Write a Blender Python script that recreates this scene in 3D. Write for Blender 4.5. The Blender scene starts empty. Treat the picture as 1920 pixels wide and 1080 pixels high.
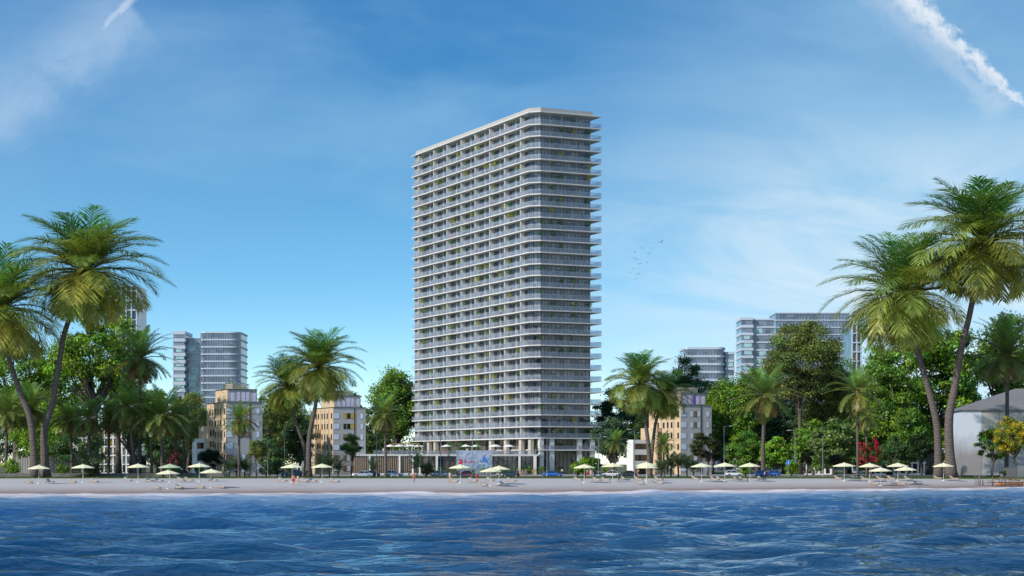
import bpy, math, random
import numpy as np
from mathutils import Vector, Matrix

SC = bpy.context.scene
COL = SC.collection
F = 3580.0            # focal length in photograph pixels (1920 wide)
HC = 2.9              # eye height over the ground
HZ = 870.0            # horizon row
R = math.radians


def W(px, py, Y):     # pixel of the photograph at a given distance -> world
    return Vector(((px - 960.0) / F * Y, Y, HC - (py - HZ) / F * Y))


def X(px, Y):
    return (px - 960.0) / F * Y


# ------------------------------------------------------------------ materials
MATS = {}


def nmat(name):
    m = bpy.data.materials.new(name)
    m.use_nodes = True
    nt = m.node_tree
    b = nt.nodes['Principled BSDF']
    MATS[name] = m
    return m, nt, b


def ln(nt, a, b):
    nt.links.new(a, b)


def mat(name, col, rough=0.6, spec=0.5, metal=0.0, var=0.12, scale=1.5, bump=0.0, bscale=20.0, stretch=None, detail=4.0):
    """plain surface with weathering noise"""
    if name in MATS:
        return MATS[name]
    m, nt, b = nmat(name)
    b.inputs['Roughness'].default_value = rough
    b.inputs['Specular IOR Level'].default_value = spec
    b.inputs['Metallic'].default_value = metal
    tc = nt.nodes.new('ShaderNodeTexCoord')
    mp = nt.nodes.new('ShaderNodeMapping')
    if stretch:
        mp.inputs['Scale'].default_value = stretch
    ln(nt, tc.outputs['Object'], mp.inputs['Vector'])
    no = nt.nodes.new('ShaderNodeTexNoise')
    no.inputs['Scale'].default_value = scale
    no.inputs['Detail'].default_value = detail
    ln(nt, mp.outputs[0], no.inputs['Vector'])
    mr = nt.nodes.new('ShaderNodeMapRange')
    mr.inputs['From Min'].default_value = 0.25
    mr.inputs['From Max'].default_value = 0.75
    mr.inputs['To Min'].default_value = 1 - var
    mr.inputs['To Max'].default_value = 1 + var
    ln(nt, no.outputs['Fac'], mr.inputs['Value'])
    mx = nt.nodes.new('ShaderNodeVectorMath')
    mx.operation = 'SCALE'
    mx.inputs[0].default_value = col[:3]
    ln(nt, mr.outputs[0], mx.inputs['Scale'])
    ln(nt, mx.outputs[0], b.inputs['Base Color'])
    if bump > 0:
        n2 = nt.nodes.new('ShaderNodeTexNoise')
        n2.inputs['Scale'].default_value = bscale
        ln(nt, mp.outputs[0], n2.inputs['Vector'])
        bp = nt.nodes.new('ShaderNodeBump')
        bp.inputs['Strength'].default_value = bump
        bp.inputs['Distance'].default_value = 0.05
        ln(nt, n2.outputs['Fac'], bp.inputs['Height'])
        ln(nt, bp.outputs[0], b.inputs['Normal'])
    return m


def leaf_mat(name, rough=0.5, trans=0.3, spec=0.35):
    m, nt, b = nmat(name)
    at = nt.nodes.new('ShaderNodeAttribute')
    at.attribute_name = 'Col'
    ln(nt, at.outputs['Color'], b.inputs['Base Color'])
    b.inputs['Roughness'].default_value = rough
    b.inputs['Specular IOR Level'].default_value = spec
    tr = nt.nodes.new('ShaderNodeBsdfTranslucent')
    hs = nt.nodes.new('ShaderNodeHueSaturation')
    hs.inputs['Hue'].default_value = 0.485
    hs.inputs['Saturation'].default_value = 1.15
    hs.inputs['Value'].default_value = 1.6
    ln(nt, at.outputs['Color'], hs.inputs['Color'])
    ln(nt, hs.outputs[0], tr.inputs['Color'])
    mx = nt.nodes.new('ShaderNodeMixShader')
    mx.inputs[0].default_value = trans
    out = nt.nodes['Material Output']
    ln(nt, b.outputs[0], mx.inputs[1])
    ln(nt, tr.outputs[0], mx.inputs[2])
    ln(nt, mx.outputs[0], out.inputs['Surface'])
    return m


def glass_mat(name, col, alpha_light=0.5, rough=0.05, tint=(0.75, 0.85, 0.95)):
    """thin see-through sheet: part of the light passes, part is the sheet's own sheen"""
    m, nt, b = nmat(name)
    b.inputs['Base Color'].default_value = (*col, 1)
    b.inputs['Roughness'].default_value = rough
    tr = nt.nodes.new('ShaderNodeBsdfTransparent')
    tr.inputs['Color'].default_value = (*tint, 1)
    mx = nt.nodes.new('ShaderNodeMixShader')
    mx.inputs[0].default_value = alpha_light
    ln(nt, tr.outputs[0], mx.inputs[1])
    ln(nt, b.outputs[0], mx.inputs[2])
    ln(nt, mx.outputs[0], nt.nodes['Material Output'].inputs['Surface'])
    return m


def pane_mat(name, dark=(0.02, 0.025, 0.03), light=(0.30, 0.28, 0.27), thr=0.5, rough=0.04, spec=1.0, cell=1.4):
    """window glass: dark room or drawn curtain behind it, sky on it"""
    m, nt, b = nmat(name)
    tc = nt.nodes.new('ShaderNodeTexCoord')
    vo = nt.nodes.new('ShaderNodeTexVoronoi')
    vo.inputs['Scale'].default_value = 1.0 / cell
    vo.distance = 'CHEBYCHEV'
    vo.inputs['Randomness'].default_value = 0.55
    ln(nt, tc.outputs['Object'], vo.inputs['Vector'])
    sp = nt.nodes.new('ShaderNodeSeparateColor')
    ln(nt, vo.outputs['Color'], sp.inputs[0])
    cr = nt.nodes.new('ShaderNodeValToRGB')
    e = cr.color_ramp.elements
    e[0].position = thr - 0.12
    e[0].color = (*dark, 1)
    e[1].position = thr + 0.3
    e[1].color = (*light, 1)
    ln(nt, sp.outputs[0], cr.inputs[0])
    # curtain folds
    wv = nt.nodes.new('ShaderNodeTexWave')
    wv.inputs['Scale'].default_value = 3.0
    wv.inputs['Distortion'].default_value = 1.5
    wv.bands_direction = 'DIAGONAL'
    mp = nt.nodes.new('ShaderNodeMapping')
    mp.inputs['Scale'].default_value = (1, 1, 0.03)
    ln(nt, tc.outputs['Object'], mp.inputs[0])
    ln(nt, mp.outputs[0], wv.inputs['Vector'])
    mr = nt.nodes.new('ShaderNodeMapRange')
    mr.inputs['To Min'].default_value = 0.75
    mr.inputs['To Max'].default_value = 1.05
    ln(nt, wv.outputs['Fac'], mr.inputs['Value'])
    sc = nt.nodes.new('ShaderNodeVectorMath')
    sc.operation = 'SCALE'
    ln(nt, cr.outputs[0], sc.inputs[0])
    ln(nt, mr.outputs[0], sc.inputs['Scale'])
    ln(nt, sc.outputs[0], b.inputs['Base Color'])
    b.inputs['Roughness'].default_value = rough
    b.inputs['Specular IOR Level'].default_value = spec
    n2 = nt.nodes.new('ShaderNodeTexNoise')
    n2.inputs['Scale'].default_value = 0.8
    ln(nt, tc.outputs['Object'], n2.inputs['Vector'])
    bp = nt.nodes.new('ShaderNodeBump')
    bp.inputs['Strength'].default_value = 0.06
    bp.inputs['Distance'].default_value = 0.3
    ln(nt, n2.outputs['Fac'], bp.inputs['Height'])
    ln(nt, bp.outputs[0], b.inputs['Normal'])
    return m


M_CONC = mat('pale_concrete', (0.62, 0.61, 0.58), 0.8, 0.3, var=0.10, scale=0.6, detail=6)
M_WALLT = mat('tower_plaster', (0.29, 0.287, 0.285), 0.85, 0.2, var=0.08, scale=0.4)
M_WHITE = mat('white_paint', (0.74, 0.74, 0.72), 0.55, 0.3, var=0.05)
M_FRAME = mat('dark_frame', (0.03, 0.032, 0.036), 0.4, 0.5, var=0.1)
M_STEEL = mat('grey_steel', (0.32, 0.34, 0.36), 0.35, 0.5, metal=0.6, var=0.1)
M_RAIL = glass_mat('railing_glass', (0.42, 0.46, 0.54), 0.19, 0.04, tint=(0.90, 0.94, 0.98))
M_PANE = pane_mat('tower_window_glass', (0.035, 0.05, 0.085), (0.21, 0.205, 0.225), 0.40)  # bluish dark tone stands in for part of the sky reflection
M_STONE = mat('warm_stone', (0.46, 0.42, 0.36), 0.8, 0.2, var=0.12, scale=1.2)
M_TAN = mat('tan_plaster', (0.58, 0.44, 0.29), 0.9, 0.1, var=0.12, scale=0.8, detail=8)
M_GREYST = mat('grey_render', (0.45, 0.435, 0.42), 0.9, 0.1, var=0.14, scale=2.0, detail=8)
M_WOOD = mat('brown_wood', (0.20, 0.10, 0.05), 0.7, 0.3, var=0.25, scale=3, stretch=(1, 1, 8))
M_WOODL = mat('teak_wood', (0.36, 0.20, 0.10), 0.6, 0.3, var=0.2, scale=3)
M_CANV = mat('cream_canvas', (0.72, 0.68, 0.45), 0.9, 0.1, var=0.05, scale=2)
M_CANVG = mat('green_canvas', (0.42, 0.50, 0.33), 0.9, 0.1, var=0.05, scale=2)
M_CANVW = mat('white_canvas', (0.78, 0.77, 0.72), 0.9, 0.1, var=0.04, scale=2)
M_CUSH = mat('beige_cushion', (0.46, 0.42, 0.38), 0.9, 0.1, var=0.06, scale=5)
M_BARK = mat('grey_bark', (0.12, 0.095, 0.075), 0.9, 0.1, var=0.35, scale=1.2, bump=0.6, bscale=3, stretch=(1, 1, 0.4))
M_TYRE = mat('tyre_rubber', (0.02, 0.02, 0.02), 0.8, 0.3)
M_RIM = mat('wheel_alloy', (0.45, 0.46, 0.48), 0.3, 0.5, metal=0.8)
M_CGLASS = mat('car_glass', (0.02, 0.025, 0.03), 0.04, 0.9)
M_LEAF = leaf_mat('leaf_green', 0.45, 0.38, 0.45)
M_PALM = leaf_mat('palm_leaf', 0.42, 0.36, 0.45)
M_PETAL = leaf_mat('petal', 0.6, 0.3, 0.2)


def ring_bark():
    m, nt, b = nmat('palm_bark')
    tc = nt.nodes.new('ShaderNodeTexCoord')
    wv = nt.nodes.new('ShaderNodeTexWave')
    wv.bands_direction = 'Z'
    wv.inputs['Scale'].default_value = 0.9
    wv.inputs['Distortion'].default_value = 7.0
    wv.inputs['Detail'].default_value = 3.0
    wv.inputs['Detail Scale'].default_value = 2.0
    ln(nt, tc.outputs['Object'], wv.inputs['Vector'])
    cr = nt.nodes.new('ShaderNodeValToRGB')
    cr.color_ramp.elements[0].color = (0.085, 0.07, 0.062, 1)
    cr.color_ramp.elements[1].color = (0.19, 0.155, 0.135, 1)
    ln(nt, wv.outputs['Fac'], cr.inputs[0])
    ln(nt, cr.outputs[0], b.inputs['Base Color'])
    b.inputs['Roughness'].default_value = 0.9
    b.inputs['Specular IOR Level'].default_value = 0.1
    bp = nt.nodes.new('ShaderNodeBump')
    bp.inputs['Strength'].default_value = 0.8
    bp.inputs['Distance'].default_value = 0.1
    ln(nt, wv.outputs['Fac'], bp.inputs['Height'])
    ln(nt, bp.outputs[0], b.inputs['Normal'])
    return m


M_PBARK = ring_bark()


# ------------------------------------------------------------------ mesh helpers
def tag(o, label=None, cat=None, group=None, kind=None):
    if label:
        o['label'] = label
    if cat:
        o['category'] = cat
    if group:
        o['group'] = group
    if kind:
        o['kind'] = kind
    return o


def empty(name, loc=(0, 0, 0), rz=0.0, label=None, cat=None, group=None):
    o = bpy.data.objects.new(name, None)
    COL.objects.link(o)
    o.location = loc
    o.rotation_euler = (0, 0, rz)
    o.empty_display_size = 0.2
    return tag(o, label, cat, group)


def link(name, me, parent=None):
    o = bpy.data.objects.new(name, me)
    COL.objects.link(o)
    if parent is not None:
        o.parent = parent
    return o


class MB:
    def __init__(s):
        s.v = []
        s.f = []
        s.m = []

    def add(s, vs, fs, mi=0):
        b = len(s.v)
        s.v.extend([tuple(v) for v in vs])
        for f in fs:
            s.f.append(tuple(b + i for i in f))
            s.m.append(mi)
        return s

    def box(s, x0, x1, y0, y1, z0, z1, mi=0):
        vs = [(x0, y0, z0), (x1, y0, z0), (x1, y1, z0), (x0, y1, z0), (x0, y0, z1), (x1, y0, z1), (x1, y1, z1), (x0, y1, z1)]
        return s.add(vs, [(0, 3, 2, 1), (4, 5, 6, 7), (0, 1, 5, 4), (1, 2, 6, 5), (2, 3, 7, 6), (3, 0, 4, 7)], mi)

    def bar(s, p, q, w, h, mi=0, up=(0, 0, 1)):
        p = Vector(p)
        q = Vector(q)
        d = (q - p).normalized()
        u = Vector(up)
        if abs(d.dot(u)) > 0.98:
            u = Vector((0, 1, 0))
        a = d.cross(u).normalized() * (w / 2)
        b = a.cross(d).normalized() * (h / 2)
        vs = [p - a - b, p + a - b, p + a + b, p - a + b, q - a - b, q + a - b, q + a + b, q - a + b]
        return s.add(vs, [(0, 3, 2, 1), (4, 5, 6, 7), (0, 1, 5, 4), (1, 2, 6, 5), (2, 3, 7, 6), (3, 0, 4, 7)], mi)

    def tube(s, pts, rad, n=8, mi=0, sx=1.0):
        pts = [Vector(p) for p in pts]
        vs = []
        N = len(pts)
        if not hasattr(rad, '__len__'):
            rad = [rad] * N
        ref = Vector((0.13, 0.99, 0.05))
        for i, p in enumerate(pts):
            d = (pts[min(i + 1, N - 1)] - pts[max(i - 1, 0)]).normalized()
            r0 = ref if abs(d.dot(ref)) < 0.95 else Vector((1, 0, 0))
            a = d.cross(r0).normalized()
            b = a.cross(d).normalized()
            for k in range(n):
                t = 2 * math.pi * k / n
                vs.append(p + (a * math.cos(t) * sx + b * math.sin(t)) * rad[i])
        fs = []
        for i in range(N - 1):
            for k in range(n):
                k2 = (k + 1) % n
                fs.append((i * n + k, i * n + k2, (i + 1) * n + k2, (i + 1) * n + k))
        fs.append(tuple(range(n))[::-1])
        fs.append(tuple((N - 1) * n + k for k in range(n)))
        return s.add(vs, fs, mi)

    def prism(s, poly, z0, z1, mi=0):
        n = len(poly)
        vs = [(x, y, z0) for x, y in poly] + [(x, y, z1) for x, y in poly]
        fs = [tuple(range(n))[::-1], tuple(range(n, 2 * n))]
        fs += [(i, (i + 1) % n, n + (i + 1) % n, n + i) for i in range(n)]
        return s.add(vs, fs, mi)

    def ball(s, c, r, nu=10, nv=6, mi=0):
        rx, ry, rz = r if hasattr(r, '__len__') else (r, r, r)
        vs = [(c[0], c[1], c[2] + rz)]
        for j in range(1, nv):
            t = math.pi * j / nv
            for i in range(nu):
                a = 2 * math.pi * i / nu
                vs.append((c[0] + rx * math.sin(t) * math.cos(a), c[1] + ry * math.sin(t) * math.sin(a), c[2] + rz * math.cos(t)))
        vs.append((c[0], c[1], c[2] - rz))
        fs = [(0, 1 + i, 1 + (i + 1) % nu) for i in range(nu)]
        for j in range(nv - 2):
            for i in range(nu):
                a = 1 + j * nu + i
                b = 1 + j * nu + (i + 1) % nu
                fs.append((a, a + nu, b + nu, b))
        e = len(vs) - 1
        fs += [(e, 1 + (nv - 2) * nu + (i + 1) % nu, 1 + (nv - 2) * nu + i) for i in range(nu)]
        return s.add(vs, fs, mi)

    def mesh(s, name, mats, smooth=False):
        me = bpy.data.meshes.new(name)
        me.from_pydata(s.v, [], s.f)
        if not isinstance(mats, (list, tuple)):
            mats = [mats]
        for m in mats:
            me.materials.append(m)
        if len(mats) > 1:
            me.polygons.foreach_set('material_index', s.m)
        if smooth:
            me.polygons.foreach_set('use_smooth', [True] * len(me.polygons))
        me.update()
        return me

    def build(s, name, mats, parent=None, smooth=False):
        return link(name, s.mesh(name, mats, smooth), parent)


def quads_mesh(name, V, cols, m, smooth=False):
    """V (N,4,3) quads, cols (N,3)"""
    N = len(V)
    me = bpy.data.meshes.new(name)
    me.vertices.add(N * 4)
    me.vertices.foreach_set('co', np.ascontiguousarray(V, dtype=np.float32).ravel())
    me.loops.add(N * 4)
    me.loops.foreach_set('vertex_index', np.arange(N * 4, dtype=np.int32))
    me.polygons.add(N)
    me.polygons.foreach_set('loop_start', np.arange(0, N * 4, 4, dtype=np.int32))
    me.update(calc_edges=True)
    ca = me.color_attributes.new('Col', 'FLOAT_COLOR', 'POINT')
    c4 = np.ones((N, 4, 4), dtype=np.float32)
    c4[:, :, :3] = np.clip(cols, 0.001, 1)[:, None, :]
    ca.data.foreach_set('color', c4.ravel())
    me.materials.append(m)
    return me


def norm(a):
    return a / np.maximum(np.linalg.norm(a, axis=-1, keepdims=True), 1e-9)


# ------------------------------------------------------------------ foliage
def leaf_quads(rng, P, Nn, size, aspect=0.5):
    n = len(P)
    r = norm(rng.normal(size=(n, 3)))
    a = norm(np.cross(Nn, r))
    b = np.cross(Nn, a)
    s = size * rng.uniform(0.6, 1.3, n)[:, None]
    l = a * s * 0.5
    w = b * s * 0.5 * aspect
    bend = Nn * s * 0.12
    return np.stack([P - l - bend, P - w * 1.0 + bend, P + l - bend, P + w * 1.0 + bend], axis=1)


def clump_cloud(rng, C, RR, n, size, col, cvar=0.35, flat=0.65, up=0.5, lvar=0.25, hollow=0.45):
    """leaf cards around clump centres C (K,3) with radii RR (K,)"""
    Vs, Cs = [], []
    K = len(C)
    for k in range(K):
        m = max(6, int(n * rng.uniform(0.7, 1.3)))
        d = norm(rng.normal(size=(m, 3)))
        r = rng.uniform(hollow, 1.0, m)[:, None] ** 0.6
        off = d * r * RR[k] * np.array([1, 1, flat]) * (1 + 0.32 * rng.normal(size=(m, 1)))
        P = C[k] + off
        Nn = norm(d * 0.7 + np.array([0, 0, up]) + 0.45 * rng.normal(size=(m, 3)))
        Vs.append(leaf_quads(rng, P, Nn, size))
        b = 1 + cvar * rng.normal() * 0.7
        hue = rng.normal() * 0.12
        c = np.array(col) * max(0.4, b) * np.array([1 + hue, 1, 1 - hue])
        cc = c[None, :] * (1 + lvar * rng.normal(size=(m, 1)))
        Cs.append(np.clip(cc, 0.004, 0.9))
    return np.concatenate(Vs), np.concatenate(Cs)


def broadleaf_tree(name, label, px, Y, w_px, top, col, seed, base_py=None, crown_lo=0.25, nclump=60, leaf=0.55, per=150,
                   cat='tree', group=None, trunk_r=None, gaps=0.0, flat=0.6, lean=0.0, cr=0.19, tint2=None, flowers=None, depth=None):
    rng = np.random.default_rng(seed)
    s = F / Y
    H = (HZ - top) / s + HC
    w = w_px / s
    base = Vector((X(px, Y), Y, 0))
    root = empty(name, base, 0, label, cat, group)
    hw = w / 2 * 1.1
    per = int(per * 1.9)
    leaf *= 1.12
    gaps *= 0.55
    cr *= 1.12
    dp = hw * 0.8 if depth is None else depth
    zlo = H * crown_lo
    cz = (zlo + H) / 2
    hz = (H - zlo) / 2
    C = []
    lump = rng.normal(size=(9, 3))
    lump = norm(lump)
    la = rng.uniform(-0.28, 0.18, 9)
    while len(C) < nclump:
        d = norm(rng.normal(size=3))
        r = rng.uniform(0.15, 1) ** 0.45
        k = 1 + float(np.sum(la * np.maximum(0, lump @ d) ** 3))
        if gaps and rng.uniform() < gaps * (0.4 + 0.6 * (math.sin(7 * d[2] + seed) * 0.5 + 0.5)):
            continue
        p = d * r * (1 - cr * 0.8) * k
        # rounded top, wider lower middle
        C.append((p[0] * hw * (1.0 - 0.18 * max(0, p[2])) + lean * p[2] * hw, p[1] * dp, cz + p[2] * hz))
    C = np.array(C)
    RR = rng.uniform(0.6, 1.25, len(C)) * cr * (hw * 0.6 + hz * 0.4)
    V, Cc = clump_cloud(rng, C, RR, per, leaf, col, flat=flat)
    # a random share of the leaves takes the second tint
    if tint2 is not None:
        k = rng.uniform(size=len(Cc)) < 0.25
        Cc[k] = np.array(tint2) * rng.uniform(0.7, 1.2, (k.sum(), 1))
    cro = link('crown', quads_mesh('crown', V, Cc, M_LEAF), root)
    mb = MB()
    tr = trunk_r or max(0.15, H * 0.018)
    fork = zlo + (H - zlo) * 0.12
    jx, jy = rng.uniform(-0.6, 0.6, 2)
    path = [(0, 0, -0.1), (0.1 * jx, 0.1 * jy, fork * 0.35), (jx * 0.5, jy * 0.5, fork * 0.7), (jx, jy, fork)]
    mb.tube(path, [tr * 1.5, tr * 1.05, tr * 0.9, tr * 0.8], 8)
    order = np.argsort(-RR)[:min(26, len(C))]
    for k in order:
        c = C[k]
        h0 = fork * rng.uniform(0.75, 1.0)
        p0 = np.array([jx * 0.8, jy * 0.8, h0])
        mid = p0 * 0.45 + c * 0.55 + np.array([0, 0, (c[2] - h0) * -0.08 + rng.uniform(-0.3, 0.5)]) + rng.normal(size=3) * 0.25
        q1 = p0 * 0.75 + mid * 0.25 + rng.normal(size=3) * 0.12
        mb.tube([p0, q1, mid, c], [tr * 0.5, tr * 0.4, tr * 0.24, tr * 0.07], 5)
    mb.build('trunk', M_BARK, root, True)
    if flowers:
        nfl, fcol, fs, frag = flowers
        k = rng.integers(0, len(C), nfl)
        d = norm(rng.normal(size=(nfl, 3)) + np.array([0, -0.5, 0.5]))
        P = C[k] + d * (RR[k] * 1.02)[:, None] * np.array([1, 1, flat])
        V2, C2 = clump_cloud(rng, P, np.full(nfl, fs), frag, 0.28, fcol, cvar=0.25, flat=1.0)
        link('blossom', quads_mesh('blossom', V2, C2, M_PETAL), root)
    return root


def shrub(name, label, px, Y, w_px, top, col, seed, leaf=0.3, n=24, per=90, cat='shrub', group=None, zb=0.0, stem=False, flowers=None, depth=None):
    rng = np.random.default_rng(seed)
    s = F / Y
    H = (HZ - top) / s + HC - zb
    hw = w_px / s / 2
    dp = depth or hw
    root = empty(name, (X(px, Y), Y, zb), 0, label, cat, group)
    C = []
    z0 = H * (0.35 if stem else 0.1)
    for k in range(n):
        d = norm(rng.normal(size=3))
        r = rng.uniform(0.2, 1) ** 0.5 * 0.78
        C.append((d[0] * r * hw, d[1] * r * dp, z0 + (H - z0) * (0.5 + 0.5 * d[2] * r)))
    C = np.array(C)
    RR = rng.uniform(0.7, 1.2, n) * 0.3 * min(hw, H * 0.6)
    V, Cc = clump_cloud(rng, C, RR, per, leaf, col, flat=0.8, cvar=0.3)
    link('foliage', quads_mesh('foliage', V, Cc, M_LEAF), root)
    mb = MB()
    for k in range(5):
        c = C[k]
        mb.tube([(0, 0, 0), (c[0] * 0.3, c[1] * 0.3, H * 0.3), tuple(c)], [0.09, 0.07, 0.02], 5)
    mb.build('stem', M_BARK, root, True)
    if flowers:
        nfl, fcol, fs, frag, hang = flowers
        k = rng.integers(0, len(C), nfl)
        P = C[k] + norm(rng.normal(size=(nfl, 3)) + np.array([0, -0.9, 0.7])) * (RR[k] * 1.1)[:, None]
        P[:, 2] = np.maximum(P[:, 2], H * 0.55)
        if hang:   # long hanging racemes
            Q = []
            for p in P:
                for t in range(5):
                    Q.append(p + np.array([rng.normal() * 0.08, rng.normal() * 0.08, 0.5 * H * 0.35 - t * hang / 5]))
            P = np.array(Q)
        V2, C2 = clump_cloud(rng, P, np.full(len(P), fs), frag, 0.26, fcol, cvar=0.2, flat=1.0, hollow=0.1)
        link('blossom', quads_mesh('blossom', V2, C2, M_PETAL), root)
    return root


def palm_crown_mesh(seed, R0, nf=44, nl=46, lw=0.035, ll=0.30, bend=1.5, e_lo=-35, e_hi=80, young=(0.05, 0.12, 0.02),
                    old=(0.15, 0.15, 0.03), droop=0.55, dead=0, deadcol=(0.30, 0.20, 0.10)):
    """feather fronds round the origin; R0 frond length in metres"""
    rng = np.random.default_rng(seed)
    VV, CC = [], []
    VD, CD = [], []
    rach = MB()
    ga = math.pi * (3 - math.sqrt(5))
    tot = nf + dead
    for i in range(tot):
        isdead = i >= nf
        t = (i + 0.5) / nf
        az = i * ga + rng.uniform(-0.25, 0.25)
        if isdead:
            e0 = R(rng.uniform(-75, -40))
            L = R0 * rng.uniform(0.45, 0.65)
            bd = 0.6
        else:
            e0 = R(e_hi + (e_lo - e_hi) * t ** 1.05 + rng.uniform(-9, 9))
            L = R0 * (0.78 + 0.30 * math.sin(math.pi * min(1, t + 0.15))) * rng.uniform(0.9, 1.12)
            bd = bend * (0.65 + 0.5 * rng.uniform()) * (0.75 if t < 0.15 else 1)
        ns = 12
        p = np.zeros(3)
        pts = [p.copy()]
        dirs = []
        hx = np.array([math.cos(az), math.sin(az), 0])
        side_w = rng.normal() * 0.25
        lat = np.array([-math.sin(az), math.cos(az), 0])
        for k in range(ns):
            s_ = (k + 0.5) / ns
            e = e0 - bd * s_ ** 1.5
            d = hx * math.cos(e) + np.array([0, 0, math.sin(e)]) + lat * side_w * s_ * 0.5
            d = d / np.linalg.norm(d)
            dirs.append(d)
            p = p + d * L / ns
            pts.append(p.copy())
        pts = np.array(pts)
        dirs.append(dirs[-1])
        dirs = np.array(dirs)
        sl = np.linspace(0.12, 0.995, nl)
        idx = sl * ns
        i0 = np.minimum(idx.astype(int), ns - 1)
        fr = (idx - i0)[:, None]
        B = pts[i0] * (1 - fr) + pts[i0 + 1] * fr
        D = norm(dirs[i0] * (1 - fr) + dirs[i0 + 1] * fr)
        S = norm(np.cross(D, np.array([0, 0, 1.0]) + 0.001))
        U = np.cross(S, D)
        prof = np.sin(np.pi * np.clip(sl * 0.86 + 0.12, 0, 1)) ** 0.6
        c0 = np.array(young) * (1 - t) + np.array(old) * t if not isdead else np.array(deadcol)
        if not isdead and t < 0.12:
            c0 = np.array(young) * 1.5
        c0 = c0 * rng.uniform(0.75, 1.3) * np.array([1 + 0.12 * rng.normal(), 1, 1])
        for sg in (-1, 1):
            fa = np.radians(rng.uniform(38, 58, nl) - 18 * sl)     # angle to the rachis
            va = rng.uniform(-0.05, 0.45, nl)                      # V lift
            dirL = norm(D * np.cos(fa)[:, None] * 0.9 + S * sg * np.sin(fa)[:, None] + U * va[:, None] * 0.5)
            Ln = (ll * R0 * prof * rng.uniform(0.85, 1.12, nl))[:, None]
            dl = norm(dirL + np.array([0, 0, -droop]) * rng.uniform(0.5, 1.3, nl)[:, None])
            Mp = B + dirL * Ln * 0.5
            T = Mp + dl * Ln * 0.55
            wd = norm(np.cross(dirL, U)) * (lw * R0 * 0.5)
            q1 = np.stack([B - wd * 0.5, B + wd * 0.5, Mp + wd, Mp - wd], axis=1)
            q2 = np.stack([Mp - wd, Mp + wd, T + wd * 0.12, T - wd * 0.12], axis=1)
            cc = c0[None, :] * (1 + 0.15 * rng.normal(size=(nl, 1)))
            (VD if isdead else VV).extend([q1, q2])
            (CD if isdead else CC).extend([cc, cc * 1.08])
        rach.tube([tuple(q) for q in pts[::3]] , [0.012 * R0, 0.010 * R0, 0.007 * R0, 0.004 * R0, 0.002 * R0][:len(pts[::3])], 4)
    me = quads_mesh('crown', np.concatenate(VV), np.concatenate(CC), M_PALM)
    md = quads_mesh('dead_fronds', np.concatenate(VD), np.concatenate(CD), M_PALM) if VD else None
    mr = rach.mesh('frond_ribs', mat('frond_rib', (0.16, 0.17, 0.05), 0.6), True)
    return me, md, mr


CROWNS = {}


def crown_kind(kind, var):
    key = (kind, var)
    if key in CROWNS:
        return CROWNS[key]
    sd = 100 + hash_kind(kind) * 17 + var
    if kind == 'coco':
        r = palm_crown_mesh(sd, 1.0, nf=64, nl=46, lw=0.0135, ll=0.33, bend=1.35, e_lo=-50, e_hi=82, young=(0.06, 0.15, 0.03), old=(0.31, 0.33, 0.07), droop=0.42)
    elif kind == 'date':
        r = palm_crown_mesh(sd, 1.0, nf=46, nl=38, lw=0.016, ll=0.19, bend=1.1, e_lo=-45, e_hi=80, young=(0.12, 0.22, 0.045), old=(0.19, 0.21, 0.06), droop=0.15, dead=14)
    elif kind == 'queen':
        r = palm_crown_mesh(sd, 1.0, nf=34, nl=38, lw=0.016, ll=0.20, bend=1.0, e_lo=-50, e_hi=78, young=(0.10, 0.19, 0.04), old=(0.20, 0.22, 0.05), droop=0.25, dead=9, deadcol=(0.42, 0.30, 0.15))
    else:  # cycad like low palm
        r = palm_crown_mesh(sd, 1.0, nf=26, nl=34, lw=0.02, ll=0.22, bend=0.9, e_lo=5, e_hi=75, young=(0.05, 0.09, 0.04), old=(0.09, 0.12, 0.07), droop=0.2)
    CROWNS[key] = r
    return r


def hash_kind(k):
    return {'coco': 1, 'date': 2, 'queen': 3, 'low': 4}[k]


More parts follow.
